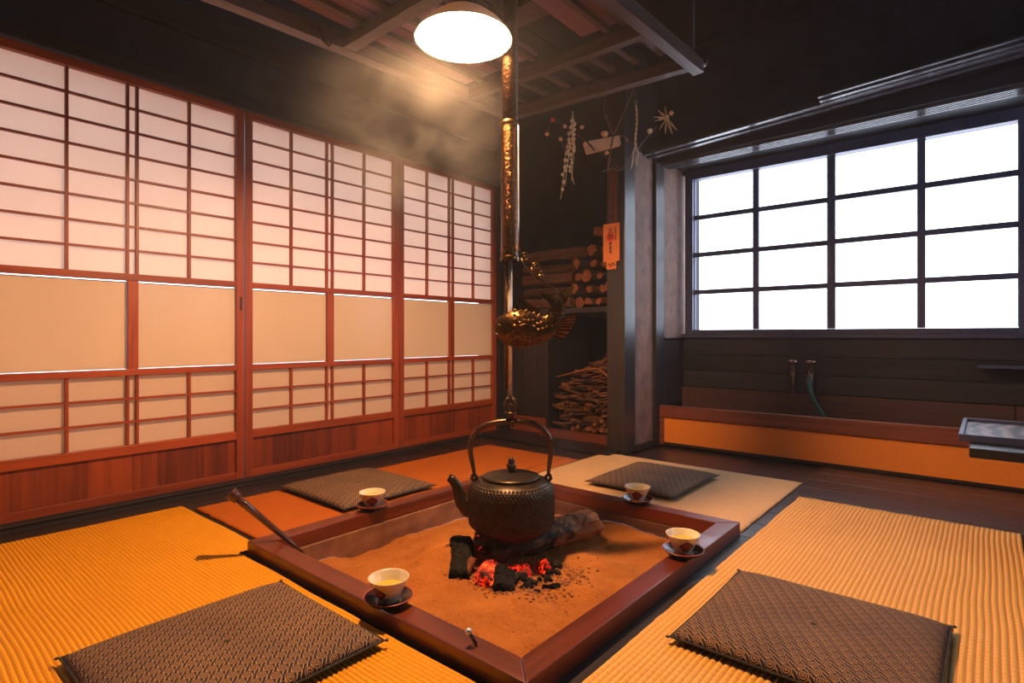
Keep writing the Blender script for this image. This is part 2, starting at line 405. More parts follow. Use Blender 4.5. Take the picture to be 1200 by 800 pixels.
# threshold track of the screens
bm = new_bm(); box(bm, -2.80, -2.62, -1.0, 3.02, FL - .02, .004)
box(bm, -2.668, -2.655, -1.0, 3.02, .0, .012); box(bm, -2.635, -2.62, -1.0, 3.02, .0, .010)
struct('trim_1', bm, M['soot_y'])
# walls
bm = new_bm(); box(bm, -2.92, -2.735, -1.1, 3.06, 1.80, 2.5); struct('wall_left', bm, M['wallblack'])
bm = new_bm(); box(bm, -2.80, -2.66, -1.1, 3.02, 1.748, 1.80); struct('trim_2', bm, M['soot_y'], .003)
bm = new_bm(); box(bm, -2.90, -2.70, -1.1, 3.06, 2.02, 2.14); struct('trim_3', bm, M['soot_y'], .004)
bm = new_bm(); box(bm, -2.95, 1.7, -1.2, -1.0, -.06, 2.5); struct('wall_near', bm, M['wallblack'])
bm = new_bm(); box(bm, 1.6, 1.75, -1.2, 1.90, -.06, 2.5); box(bm, 1.6, 1.75, 3.20, 4.1, -.06, 2.5); box(bm, 1.6, 1.75, 1.90, 3.20, -.06, .85); box(bm, 1.6, 1.75, 1.90, 3.20, 1.85, 2.5); struct('wall_right', bm, M['wallblack'])
w2 = sempty('window_2', (1.66, 1.90, .85))
for a, b in ((0, .04), (.63, .67), (1.26, 1.30)): obj('stile', bx(-.02, .02, a, b, 0, 1.0), M['soot_z'], w2)
for a, b in ((0, .04), (.48, .51), (.96, 1.0)): obj('rail', bx(-.018, .018, .04, 1.26, a, b), M['soot_y'], w2)
for y0 in (.04, .67):
    for z0 in (.04, .51): obj('pane', bx(-.002, .002, y0, y0 + .59, z0, z0 + (.44 if z0 < .3 else .45)), M['glass'], w2)
# back wall (above the openings), side and back of the firewood recess
bm = new_bm(); box(bm, -1.61, 1.7, 3.40, 3.52, 1.845, 2.5); struct('wall_window_side', bm, M['wallblack'])
struct('wall_recess_left', bx(-2.9, -2.63, 3.06, 3.86, -.03, 2.5), M['wallblack']); struct('wall_back', bx(-2.9, -1.60, 3.862, 4.0, -.03, 2.5), M['wallblack']); struct('wall_recess_right', bx(-1.735, -1.625, 3.052, 3.86, -.03, 2.5), M['wallblack'])
# ceiling of long boards
ce = sempty('ceiling', (0, 0, 2.42))
x = -2.9
while x < 1.7:
    obj('ceiling_board', bx(x + .003, x + .297, -1.2, 4.0, 0, .02), M['soot_y'], ce); x += .30
obj('ceiling_slab', bx(-3.0, 1.75, -1.25, 4.1, .02, .06), M['wallblack'], ce)
for k, y in enumerate((-.4, .8, 2.0, 3.2)):
    obj('ceiling_batten', bx(-2.9, 1.7, y, y + .05, -.045, 0), M['soot'], ce)
# pillar
struct('trim_4', bx(-1.73, -1.612, 2.92, 3.05, FL, 2.42), M['pillar'], .004)
# plaster strip, corner post, reveal
struct('wall_side', bx(-1.66, -1.622, 3.05, 3.30, FL, 1.80), M['plaster'])
struct('trim_5', bx(-1.66, -1.600, 3.302, 3.42, FL, 1.84), M['soot_z'], .002)
rv = sempty('wall_reveal', (-1.60, 3.42, 0))
obj('plaster_face', bx(-.06, -.008, 0, .36, .665, 1.85), M['plaster'], rv)
for k in range(3):
    obj('plank', bx(-.06, 0, .002, .30, .235 + k * .14, .235 + k * .14 + .136), M['soot_y'], rv, bevel=.003)
obj('ledge', bx(-.06, .012, .0, .30, .655, .668), M['soot_y'], rv, bevel=.002)
struct('trim_6', bx(-1.655, -1.60, 3.05, 3.34, FL, .022), M['soot_y'], .002)

# moulded beam over the window bay and the sliding track below it (old timbers, not quite level)
def tilted(bm, x0, x1, y0, y1, zl0, zl1, zr0, zr1):
    hexa(bm, [(x0, y0, zl0), (x1, y0, zr0), (x1, y1, zr0), (x0, y1, zl0)], [(x0, y0, zl1), (x1, y0, zr1), (x1, y1, zr1), (x0, y1, zl1)])
def zr(z, x): return z + (x + 1.65) * .0525
beam = sempty('trim_7')
for (y0, y1, za, zb, nm, X0) in ((3.25, 3.40, 1.792, 1.86, 'beam_face', -1.66), (3.215, 3.25, 1.778, 1.790, 'bead', -1.66), (3.165, 3.20, 1.785, 1.795, 'bead', -1.66), (3.175, 3.25, 1.800, 1.822, 'beam_face', -1.66),
        (3.19, 3.38, 1.862, 1.90, 'beam_face', -.64), (3.15, 3.19, 1.838, 1.848, 'bead', -.64), (3.115, 3.145, 1.842, 1.850, 'bead', -.64), (3.08, 3.105, 1.850, 1.858, 'bead', -.64), (3.09, 3.22, 1.850, 1.872, 'beam_face', -.64)):
    o_ = .055 if X0 > -1 else 0
    bm = new_bm(); tilted(bm, X0, 1.6, y0, y1, zr(za, X0) - o_, zr(zb, X0) - o_, zr(za, 1.6) - o_, zr(zb, 1.6) - o_); obj(nm, bm, M['groove'] if nm == 'bead' else M['soot'], beam, bevel=.001)
track = sempty('trim_8')
bm = new_bm(); tilted(bm, -1.60, 1.6, 3.32, 3.50, 1.772, 1.85, 1.80, 1.88); obj('track_board', bm, M['soot'], track)
for k in range(5):
    y = 3.345 + k * .022
    bm = new_bm(); tilted(bm, -1.585, 1.6, y, y + .008, 1.755, 1.774, 1.783, 1.802); obj('track_ridge', bm, M['groove'], track, bevel=.001)
struct('wall_over_window', bx(-1.60, 1.7, 3.70, 3.86, 1.775, 2.5), M['wallblack'])
struct('wall_bay_ceiling', bx(-1.60, 1.7, 3.50, 3.72, 1.80, 1.87), M['soot'])

# ------------------------------------------------------------------ window
win = sempty('window_1', (0, YW, 0))
def wbar(nm, x0, x1, z0, z1, d0=-.018, d1=.018, parent=win): return obj(nm, bx(x0, x1, d0, d1, z0, z1), M['sash'], parent, bevel=.002)
wx0, wx1 = -1.577, .165
wbar('window_frame', wx0, -1.525, .668, 1.79, -.03, .04); wbar('window_frame', .115, wx1, .668, 1.79, -.03, .04)
wbar('window_frame', -1.525, .115, 1.731, 1.79, -.03, .04); wbar('window_frame', -1.525, .115, .668, .719, -.03, .04)
sashes = []
for sx0, sx1, mx_, dy in ((-1.525, -.688, -1.125, .012), (-.712, .115, -.272, -.014)):
    sh = bpy.data.objects.new('sash', None); C.objects.link(sh); sh.parent = win; sh.location = (0, dy, 0)
    a0, a1 = (sx0, sx0 + .004) if sx0 < -1 else (sx0, sx0 + .036)
    b0, b1 = (sx1 - .036, sx1) if sx0 < -1 else (sx1 - .004, sx1)
    wbar('stile', a0, a1, .72, 1.73, -.012, .012, sh); wbar('stile', b0, b1, .72, 1.73, -.012, .012, sh)
    wbar('muntin', mx_ - .018, mx_ + .018, .72, 1.73, -.012, .012, sh)
    for k in range(1, 4): wbar('muntin', a1, b0, .721 + k * .252 - .015, .721 + k * .252 + .015, -.011, .011, sh)
    for k in range(4):
        for p0, p1 in ((a1, mx_ - .012), (mx_ + .012, b0)):
            obj('pane', bx(p0, p1, -.0015, .0015, .725 + k * .252, .725 + k * .252 + .242), M['glass'], sh)
# rest of the window wall to the right, planks under the window
struct('wall_window_right', bx(wx1, 1.7, 3.70, 3.86, .668, 1.79), M['wallblack'])
wu = sempty('wall_under_window')
for k in range(3):
    obj('plank', bx(-1.60, 1.7, 3.715, 3.86, .335 + k * .11, .335 + k * .11 + .107), M['soot'], wu, bevel=.003)
obj('sill', bx(-1.60, 1.7, 3.685, 3.86, .665, .690), M['sash'], wu, bevel=.003)
obj('backing', bx(-1.66, 1.7, 3.87, 3.95, -.03, .69), M['wallblack'], wu)

# ------------------------------------------------------------------ wash trough along the window
tr_ = thing('wash_trough', 'long reddish wooden wash trough with orange lower panel under the window', 'trough', (-1.60, 3.34, FL))
def tp(nm, x0, x1, y0, y1, z0, z1, mat, bev=0): return obj(nm, bx(x0 + 1.60, x1 + 1.60, y0 - 3.34, y1 - 3.34, z0 - FL, z1 - FL), mat, tr_, bevel=bev)
bm = new_bm(); hexa(bm, [(.002, 0, .165 - FL), (3.2, 0, .168 - FL), (3.2, .035, .168 - FL), (.002, .035, .165 - FL)], [(.002, 0, .237 - FL), (3.2, 0, .262 - FL), (3.2, .035, .262 - FL), (.002, .035, .237 - FL)])
obj('front_board', bm, M['red'], tr_, bevel=.003)
tp('lower_panel', -1.57, 1.6, 3.355, 3.37, FL + .004, .165, M['orange_panel'])
tp('corner_stud', -1.598, -1.570, 3.345, 3.385, FL + .003, .165, M['red'])
tp('kick_rail', -1.60, 1.6, 3.352, 3.372, FL + .001, .006, M['floorwood'])
tp('trough_floor', -1.60, 1.6, 3.375, 3.70, .10, .115, M['red'])
tp('splash_board', -1.555, .10, 3.690, 3.713, .115, .332, M['splash'], .002)
tp('splash_board', .104, 1.6, 3.690, 3.713, .115, .332, M['splash'], .002)
tp('end_strip', -1.598, -1.557, 3.690, 3.713, .115, .332, M['splash'], .002)

# ------------------------------------------------------------------ taps
def tap(x, name, label, hose):
    t = thing(name, label, 'tap', (x, 3.66, .335))
    bm = new_bm(); tube(bm, [(0, 0, 0), (0, 0, .17)], .012, 10); tube(bm, [(0, .05, .12), (0, 0, .12)], .012, 8); obj('riser', bm, M['tap'], t)
    bm = new_bm(); tube(bm, [(0, 0, .17), (0, 0, .185)], .008, 8); obj('stem', bm, M['tap'], t); bm = new_bm(); tube(bm, [(0, -.008, .13), (0, -.04, .125), (0, -.05, .10)], .009, 8); obj('spout', bm, M['tap'], t)
    bm = new_bm(); lathe(bm, [(0, .182), (.030, .184), (.034, .190), (.030, .198), (0, .201)], 16); obj('handle', bm, M['tapcap'], t)
    return t
tap(-.893, 'water_tap', 'old brass water tap without hose, left one under the window', False)
tap(-.795, 'water_tap', 'old brass water tap with the green hose pushed on', True)
bm = new_bm()
tube(bm, [(-.795, 3.61, .435), (-.793, 3.60, .41), (-.785, 3.60, .36), (-.765, 3.61, .30), (-.735, 3.62, .245), (-.712, 3.63, .20)], .011, 10)
tag(obj('hose', bm, M['green_hose']), 'short dark green hose hanging from the right water tap', 'hose')
# small rail shelf on the planks
sh = thing('wall_shelf', 'narrow dark shelf fixed to the planks right of the taps', 'shelf', (.10, 3.64, .49))
obj('board', bx(-.14, .5, -.06, .07, .03, .042), M['sash'], sh, bevel=.002); obj('bracket', bx(-.08, .5, .02, .07, -.01, .03), M['soot'], sh, bevel=.002)

# ------------------------------------------------------------------ shoji sliding screens
def kumiko(bm, y, z0, z1, w_=.010): box(bm, -.008, .010, y - w_ / 2, y + w_ / 2, z0, z1)
def shoji(idx, y0, y1, dx=0):
    r = sempty('door_%d' % idx, (XL + dx, y0, 0)); W = y1 - y0; st = .036
    G = lambda nm, a0, a1, z0, z1, mt, d0=-.016, d1=.016, bev=.0015: obj(nm, bx(d0, d1, a0, a1, z0, z1), mt, r, bevel=bev)
    G('stile', .001, st, .006, 1.746, M['shoji_wood']); G('stile', W - st, W - .001, .006, 1.746, M['shoji_wood'])
    for nm, z0, z1 in (('top_rail', 1.712, 1.746), ('middle_rail', .905, .933), ('lower_rail', .516, .542), ('lock_rail', .192, .230), ('bottom_rail', .006, .040)):
        G(nm, st, W - st, z0, z1, M['shoji_wood_y'])
    G('centre_stile', W / 2 - .019, W / 2 + .019, .542, .905, M['shoji_wood'])
    # lattices
    for z0, z1, rows in ((.933, 1.712, 8), (.230, .516, 3)):
        ys = (st + (W / 2 - .017 - st) / 2, W / 2 - .017, W / 2 + .017, W / 2 + .017 + (W / 2 - .017 - st) / 2)
        for y in ys:
            b = new_bm(); kumiko(b, y, z0, z1); obj('lattice_bar', b, M['shoji_wood'], r)
        for k in range(1, rows):
            z = z0 + (z1 - z0) * k / rows
            obj('lattice_bar', bx(-.006, .009, st, W - st, z - .0042, z + .0042), M['shoji_wood_y'], r)
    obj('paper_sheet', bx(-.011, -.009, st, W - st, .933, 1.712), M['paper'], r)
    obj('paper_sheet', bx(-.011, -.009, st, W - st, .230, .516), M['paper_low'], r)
    for a0, a1 in ((st, W / 2 - .019), (W / 2 + .019, W - st)):
        obj('frosted_pane', bx(-.006, -.002, a0 + .001, a1 - .001, .5435, .901), M['frost'], r)
    # boards of the bottom panel, widths uneven
    rnd = random.Random(idx * 11 + 3); cuts = [st]
    while cuts[-1] < W - st - .14: cuts.append(cuts[-1] + rnd.uniform(.075, .165))
    cuts.append(W - st)
    for a, b in zip(cuts, cuts[1:]): obj('board', bx(-.008, .003, a, b - .0008, .040, .192), M['board'], r, bevel=.0006)
    return r
shoji(1, -.602, .308); shoji(2, .310, 1.216); shoji(3, 1.220, 2.130, .0); shoji(4, 2.134, 3.004, -.0)
# finger pull on the second screen
bm = new_bm(); box(bm, .0165, .020, .885, .895, .80, .86)
obj('finger_pull', bm, M['mark_dark'], bpy.data.objects['door_2'])
struct('trim_9', bx(-2.80, -2.655, 3.006, 3.06, FL, 1.80), M['soot_z'], .002)
struct('wall_corner', bx(-2.90, -2.64, 3.04, 3.062, FL, 2.42), M['wallblack'])
# unseen veranda floor and ground, added to grade the daylight behind the screens
struct('trim_10', bx(-4.0, -2.83, -1.6, 4.2, -.10, -.04), M['soot_y'])
struct('trim_11', bx(-14, -4.0, -8, 4.2, -.5, -.42), M['clay'])

# ------------------------------------------------------------------ firewood recess
pn = sempty('trim_12', (-2.63, 3.10, FL))      # low cupboard front left of the brushwood
x = 0
for wd in (.11, .13, .08): obj('plank', bx(x, x + wd - .002, 0, .018, .13, .86), M['soot_z'], pn, bevel=.0015); x += wd
obj('foot_rail', bx(0, .98, -.30, .0, .0, .020), M['soot'], pn, bevel=.003)
obj('base_board', bx(0, .32, -.012, .02, .02, .125), M['red'], pn, bevel=.002)
obj('edge_post', bx(.32, .335, -.004, .5, .02, .86), M['soot_z'], pn, bevel=.001)
struct('trim_13', bx(-2.31, -1.737, 3.02, 3.10, .0, .052), M['red'], .004)       # sill below the brushwood
struct('trim_14', bx(-2.62, -1.737, 3.085, 3.85, .828, .862), M['soot'], .002)   # shelf carrying the logs
struct('trim_15', bx(-2.31, -1.737, 3.10, 3.85, FL, .02), M['soot'])

def rough_log(bm, L, r, kind, rnd, seg=7):
    """split or round log along +y with an irregular section; ends get material 1"""
    n = 5; angs = []
    sec = []
    if kind == 'split':
        a0 = rnd.uniform(0, 2 * pi)
        for a, q in ((0, .25), (.6, 1.0), (1.15, 1.12), (1.7, 1.05), (2.3, .95), (3.3, .35)):
            sec.append((a0 + a, r * q * rnd.uniform(.9, 1.15)))
    else:
        for k in range(seg): sec.append((2 * pi * k / seg, r * rnd.uniform(.88, 1.1)))
    cx = sum(cos(a) * q for a, q in sec) / len(sec); cz = sum(sin(a) * q for a, q in sec) / len(sec)
    rings = []
    for i in range(n):
        y = L * i / (n - 1); ox, oz = rnd.uniform(-.1, .1) * r, rnd.uniform(-.1, .1) * r; k = rnd.uniform(.9, 1.08)
        rings.append([bm.verts.new((cos(a) * q * k - cx + ox, y + (rnd.uniform(-.01, .01) if i in (0, n - 1) else 0), sin(a) * q * k - cz + oz)) for a, q in sec])
    m_ = len(sec)
    for i in range(n - 1):
        for k in range(m_): bm.faces.new((rings[i][k], rings[i][(k + 1) % m_], rings[i + 1][(k + 1) % m_], rings[i + 1][k]))
    for rg in (rings[0], rings[-1]):
        f = bm.faces.new(rg); f.material_index = 1
rnd = random.Random(5)
logmeshes = []
for k in range(9):
    bm = new_bm(); rough_log(bm, .42, .045, 'split' if k % 3 else 'round', rnd)
    bmesh.ops.recalc_face_normals(bm, faces=bm.faces)
    me = bpy.data.meshes.new('firewood_log'); bm.to_mesh(me); bm.free(); me.materials.append(M['bark']); me.materials.append(M['logend']); logmeshes.append(me)
def put(me, name, loc, rot, sc, label, cat, group):
    o = bpy.data.objects.new(name, me); C.objects.link(o); o.location = loc; o.rotation_euler = rot; o.scale = sc
    return tag(o, label, cat, group)
rnd = random.Random(8)
LG = 'split logs stacked on the shelf'
ORD = ('lowest', 'second', 'third', 'fourth', 'topmost')
for row in range(5):
    z = .862 + row * .083
    if row < 4:
        for k in range(2):                                      # lying crosswise at the left
            s_ = rnd.uniform(.92, 1.05)
            put(rnd.choice(logmeshes), 'firewood_log', (-2.555 + k * .02, 3.17 + k * .10, z + .042), (rnd.uniform(-.04, .04), rnd.uniform(0, 6.28), -1.42 + rnd.uniform(-.05, .05)), (s_, .92, s_),
                'dark split log lying crosswise at the left, %s row, %s' % (ORD[row], ('front', 'behind')[k]), 'firewood', 'crosswise logs of the stack')
    x = -2.145 + rnd.uniform(0, .03) if row < 4 else -2.02
    while x < -1.80:
        wdt = rnd.uniform(.070, .105); s_ = wdt / .095
        if x + wdt > -1.742: break
        put(rnd.choice(logmeshes), 'firewood_log', (x + wdt / 2, 3.11 + rnd.uniform(-.02, .07), z + .042), (rnd.uniform(-.06, .06), rnd.uniform(0, 6.28), rnd.uniform(-.12, .22)), (s_, 1, s_),
            'split log showing its cut end, %s row of the right half' % ORD[row], 'firewood', 'cut log ends, %s row' % ORD[row])
        x += wdt
put(logmeshes[1], 'firewood_log', (-2.52, 3.16, .862 + 4 * .083 + .045), (.02, .4, -1.47), (1.25, 1.12, 1.15), 'thickest log lying crosswise along the top of the log stack', 'firewood', None)
put(logmeshes[4], 'firewood_log', (-1.90, 3.10, 1.345), (.45, 1.1, .55), (1.15, .55, 1.15), 'pale split block tilted upward at the top right of the log stack', 'firewood', None)
# brushwood below
tw = []
for k in range(10):
    bm = new_bm(); L = .46; pts = []; ax = az = 0
    for i in range(7):
        pts.append((ax, L * i / 6, az)); ax += rnd.uniform(-.012, .012); az += rnd.uniform(-.012, .012)
    rings = tube(bm, pts, [.0085 * (1 - .35 * i / 6) for i in range(7)], 6)
    for f in bm.faces:
        if len(f.verts) == 6: f.material_index = 1
    for q in range(2):
        i = rnd.randint(2, 4); p = Vector(pts[i]); d_ = Vector((rnd.uniform(-.05, .05), .07, rnd.uniform(-.04, .05)))
        tube(bm, [p, p + d_, p + d_ * 1.8 + Vector((0, 0, .01))], [.005, .004, .003], 5)
    bmesh.ops.recalc_face_normals(bm, faces=bm.faces)
    me = bpy.data.meshes.new('brushwood_stick'); bm.to_mesh(me); bm.free(); me.materials.append(M['twig']); me.materials.append(M['logend']); tw.append(me)
ZN = ('lowest quarter', 'lower middle', 'upper middle', 'top quarter')
for k in range(285):
    zz = .050 + .46 * (k / 285) ** .92; t = (zz - .05) / .46
    lx = -2.29 + (.30 * max(0, t - .62) / .38)
    right = -1.765
    if zz < .17 and rnd.random() < .55:                         # cut ends towards the room
        x = rnd.uniform(-2.15, -1.80); rz = rnd.uniform(-.15, .25); L = .9; s_ = rnd.uniform(1.0, 1.9); el = rnd.uniform(-.10, .12)
    else:
        rz = rnd.uniform(-1.32, -.55); el = rnd.uniform(-.05, .42) if t > .25 else rnd.uniform(-.2, .15)
        x = rnd.uniform(lx, -1.86); L = min(rnd.uniform(.5, 1.0), (right - x) / (.46 * sin(-rz) * cos(el))); s_ = rnd.uniform(.8, 1.7) if t < .5 else rnd.uniform(.5, 1.0)
    put(rnd.choice(tw), 'brushwood_stick', (x, 3.115 + rnd.uniform(0, .07), zz), (el, rnd.uniform(0, 6.28), rz), (s_, L, s_),
        'thin brown stick in the %s of the brushwood pile behind the pillar' % ZN[min(3, int(t * 4))], 'brushwood', 'brushwood sticks, %s' % ZN[min(3, int(t * 4))])
for (x, zz, s_, rz) in ((-1.80, .085, 2.2, .1), (-1.88, .075, 1.8, .2), (-1.80, .15, 2.0, .15), (-1.97, .075, 1.7, .25), (-2.06, .08, 1.6, .3), (-1.80, .20, 1.4, .1)):
    put(tw[int(s_ * 10) % 10], 'brushwood_stick', (x, 3.105, zz), (.05, .5, rz), (s_, .8, s_), 'thicker cut stick with a pale round end low in the brushwood pile', 'brushwood', 'thick cut sticks in the brushwood pile')
bm = new_bm(); tube(bm, [(-2.24, 3.12, .40), (-2.10, 3.09, .43), (-1.97, 3.08, .465), (-1.88, 3.08, .47), (-1.83, 3.085, .43), (-1.79, 3.09, .385)], .007, 6)
tag(obj('bent_stick', bm, M['logend']), 'pale bent stick arching over the top of the brushwood pile', 'brushwood')

# ================================================================== hearth
he = thing('sunken_hearth', 'square sunken hearth with reddish wooden kerb filled with ash', 'hearth', (FX0, FY0, 0))
KZ = .035; w_, h_ = FX1 - FX0, FY1 - FY0
def kerb(pts, mat):
    b = new_bm(); hexa(b, [(x, y, FL) for x, y in pts], [(x, y, KZ) for x, y in pts]); return obj('kerb_rail', b, mat, he, bevel=.003)
g = .0008
kerb([(0, 0), (w_, 0), (w_ - KW, KW), (KW, KW)], M['frame_x']); kerb([(w_, g), (w_, h_ - g), (w_ - KW, h_ - KW - g), (w_ - KW, KW + g)], M['frame_y'])
kerb([(w_, h_), (0, h_), (KW, h_ - KW), (w_ - KW, h_ - KW)], M['frame_x']); kerb([(0, h_ - g), (0, g), (KW, KW + g), (KW, h_ - KW - g)], M['frame_y'])
def lining(x0, x1, y0, y1, mat, lumps):
    b = new_bm(); box(b, x0, x1, y0, y1, -.26, FL - .001)
    bmesh.ops.subdivide_edges(b, edges=b.edges[:], cuts=10, use_grid_fill=True)
    if lumps:
        for v in b.verts: v.co += Vector((noise.noise(v.co * 9) * .006, noise.noise(v.co * 9 + Vector((5, 0, 0))) * .006, 0)) * (1 if v.co.z < FL - .03 else 0)
    return obj('lining', b, mat, he)
lining(.012, KW + .012, .012, h_ - .012, M['clay'], True)
lining(KW + .013, w_ - KW - .013, h_ - KW - .012, h_ - .012, M['lining_wood'], False)
lining(w_ - KW - .012, w_ - .012, .012, h_ - .012, M['lining_wood'], False)
lining(KW + .013, w_ - KW - .013, .012, KW + .012, M['clay'], True)
FIRE = Vector((-1.13, 1.36))
def ash_z(x, y):
    p = Vector((x * 3.2, y * 3.2, 0))
    z_ = -.062 + .026 * noise.noise(p) + .013 * noise.noise(p * 3.1) + .004 * noise.noise(p * 7) + .0022 * noise.noise(p * 14)
    dx = x - (FX0 + KW); dyb = (FY1 - KW) - y; df = y - (FY0 + KW); dr = (FX1 - KW) - x
    z_ -= .035 * math.exp(-(dx / .13) ** 2)            # hollow along the clay side
    z_ += .028 * math.exp(-(df / .16) ** 2) + .022 * math.exp(-(dr / .16) ** 2)
    d = (Vector((x, y)) - FIRE).length
    z_ += .020 * math.exp(-((d - .24) / .10) ** 2) - .012 * math.exp(-(d / .15) ** 2)
    return z_
bm = new_bm(); n = 150; ax0, ax1, ay0, ay1 = FX0 + KW + .013, FX1 - KW - .013, FY0 + KW + .013, FY1 - KW - .013
vv = [[bm.verts.new((ax0 + (ax1 - ax0) * i / n - FX0, ay0 + (ay1 - ay0) * j / n - FY0, ash_z(ax0 + (ax1 - ax0) * i / n, ay0 + (ay1 - ay0) * j / n))) for j in range(n + 1)] for i in range(n + 1)]
for i in range(n):
    for j in range(n):
        f = bm.faces.new((vv[i][j], vv[i + 1][j], vv[i + 1][j + 1], vv[i][j + 1])); f.smooth = True
ash = obj('ash_bed', bm, M['ash'], he); ash['kind'] = 'stuff'
bm = new_bm(); rnd = random.Random(21)
for k in range(1100):
    a = rnd.uniform(0, 2 * pi); rr = abs(rnd.gauss(.12, .040)); x = FIRE.x + .03 + cos(a) * rr * 1.25; y = FIRE.y - .02 + sin(a) * rr
    if k % 6 == 0: x, y = rnd.uniform(ax0 + .03, ax1 - .03), rnd.uniform(ay0 + .03, ay1 - .03)
    s_ = rnd.uniform(.0015, .0052) * (.45 if k % 6 == 0 else 1)
    g_ = bmesh.ops.create_icosphere(bm, subdivisions=1, radius=s_)
    for v in g_['verts']: v.co = v.co * rnd.uniform(.8, 1.2) + Vector((x - FX0, y - FY0, ash_z(x, y) + s_ * .3))
gr = obj('ash_grit', bm, M['pebble'], he); gr['kind'] = 'stuff'

# ---- burning wood
def lumpy(bm, L, r0, r1, seg=22, n=26, amp=.18, fr=14, seed=0):
    rings = []; sd = Vector((seed * 7.3, 0, 0))
    ax_ = [1 + .28 * noise.noise(Vector((cos(2 * pi * k / seg) * 1.3 + seed, sin(2 * pi * k / seg) * 1.3, 4))) for k in range(seg)]      # split, not round
    for i in range(n + 1):
        t = i / n; y = L * t; r = r0 + (r1 - r0) * t
        if i in (0, n): r *= .72
        ring = []
        for k in range(seg):
            a = 2 * pi * k / seg; p = Vector((cos(a) * r, y, sin(a) * r * .85)) * ax_[k]; p.y = y
            q = 1 + amp * (noise.noise(Vector((p.x * fr * 2.2, y * fr * .8, p.z * fr * 2.2)) + sd) * 1.5 + noise.noise(p * fr * 5 + sd) * .8)
            cy = .016 * noise.noise(p * 34 + sd) if 0 < i < n else .02 * noise.noise(p * 40 + sd)
            ring.append(bm.verts.new((p.x * q, y + cy, p.z * q)))
        rings.append(ring)
    for i in range(n):
        for k in range(seg): bm.faces.new((rings[i][k], rings[i][(k + 1) % seg], rings[i + 1][(k + 1) % seg], rings[i + 1][k]))
    for rg in (rings[0], rings[-1]):
        c = bm.verts.new(sum((v.co for v in rg), Vector()) / seg)
        for k in range(seg): bm.faces.new((rg[k], rg[(k + 1) % seg], c))
def place_dir(o, a, b):
    a, b = Vector(a), Vector(b); o.location = a; d = (b - a).normalized()
    o.rotation_mode = 'QUATERNION'; o.rotation_quaternion = Vector((0, 1, 0)).rotation_difference(d)
def burning(nm, a, b, r0, r1, mat, label, seed, amp=.18):
    bm = new_bm(); lumpy(bm, (Vector(b) - Vector(a)).length, r0, r1, seed=seed, amp=amp)
    o = obj(nm, bm, mat); place_dir(o, a, b); return tag(o, label, 'firewood')
burning('burning_log', (-1.215, 1.335, -.010), (-1.105, 1.775, -.004), .050, .056, M['burnt'], 'big half burnt log, charred at the fire and pale at its far end', 3)
burning('charred_log', (-1.375, 1.365, -.030), (-1.215, 1.195, -.052), .040, .034, M['char'], 'short black charred log at the left of the fire', 9)
burning('charred_log', (-1.325, 1.405, -.006), (-1.225, 1.345, .000), .030, .038, M['ember_log'], 'black cracked block with glowing seams under the spout side of the kettle', 14, .3)
burning('glowing_log', (-1.175, 1.295, -.045), (-1.125, 1.205, -.045), .036, .034, M['ember'], 'red glowing log end in the middle of the fire', 23)
burning('charred_log', (-1.12, 1.285, -.040), (-1.055, 1.205, -.050), .036, .030, M['char'], 'black charcoal lump right of the glowing log end', 31)
rnd = random.Random(4)
for k in range(9):
    x, y = -1.10 + rnd.uniform(-.035, .055), 1.37 + rnd.uniform(-.06, .06); r = rnd.uniform(.012, .019)
    bm = new_bm(); lumpy(bm, r * 2.8, r, r * .8, 10, 8, .3, 30, k)
    o = obj('ember', bm, M['ember'] if k % 3 else M['ember_log']); o.location = (x, y, ash_z(x, y) + r * .6); o.rotation_euler = (0, 0, rnd.uniform(0, 3.1))
    tag(o, 'glowing red ember under the big log, ' + ('left near the glowing log end' if x < -1.09 else 'right near the charcoal crumbs'), 'ember', 'embers at the ' + ('left' if x < -1.09 else 'right'))
for k in range(22):
    a = rnd.uniform(-1.2, 1.4); rr = rnd.uniform(.07, .16); x, y = -1.10 + cos(a) * rr, 1.34 + sin(a) * rr * .9; r = rnd.uniform(.006, .012)
    bm = new_bm(); lumpy(bm, r * 2.4, r, r * .8, 8, 6, .3, 50, k + 50)
    o = obj('charcoal_piece', bm, M['char']); o.location = (x, y, ash_z(x, y) + r * .5); o.rotation_euler = (0, 0, rnd.uniform(0, 3.1))
    tag(o, 'small black charcoal crumb at the right of the fire', 'charcoal', 'charcoal crumbs beside the fire')
bm = new_bm(); lumpy(bm, .07, .016, .010, 9, 8, .3, 30, 77); o = obj('wood_chip', bm, M['logend']); place_dir(o, (-1.235, 1.275, -.015), (-1.215, 1.225, -.05))
tag(o, 'pale unburnt wood chip leaning beside the glowing log end', 'firewood')

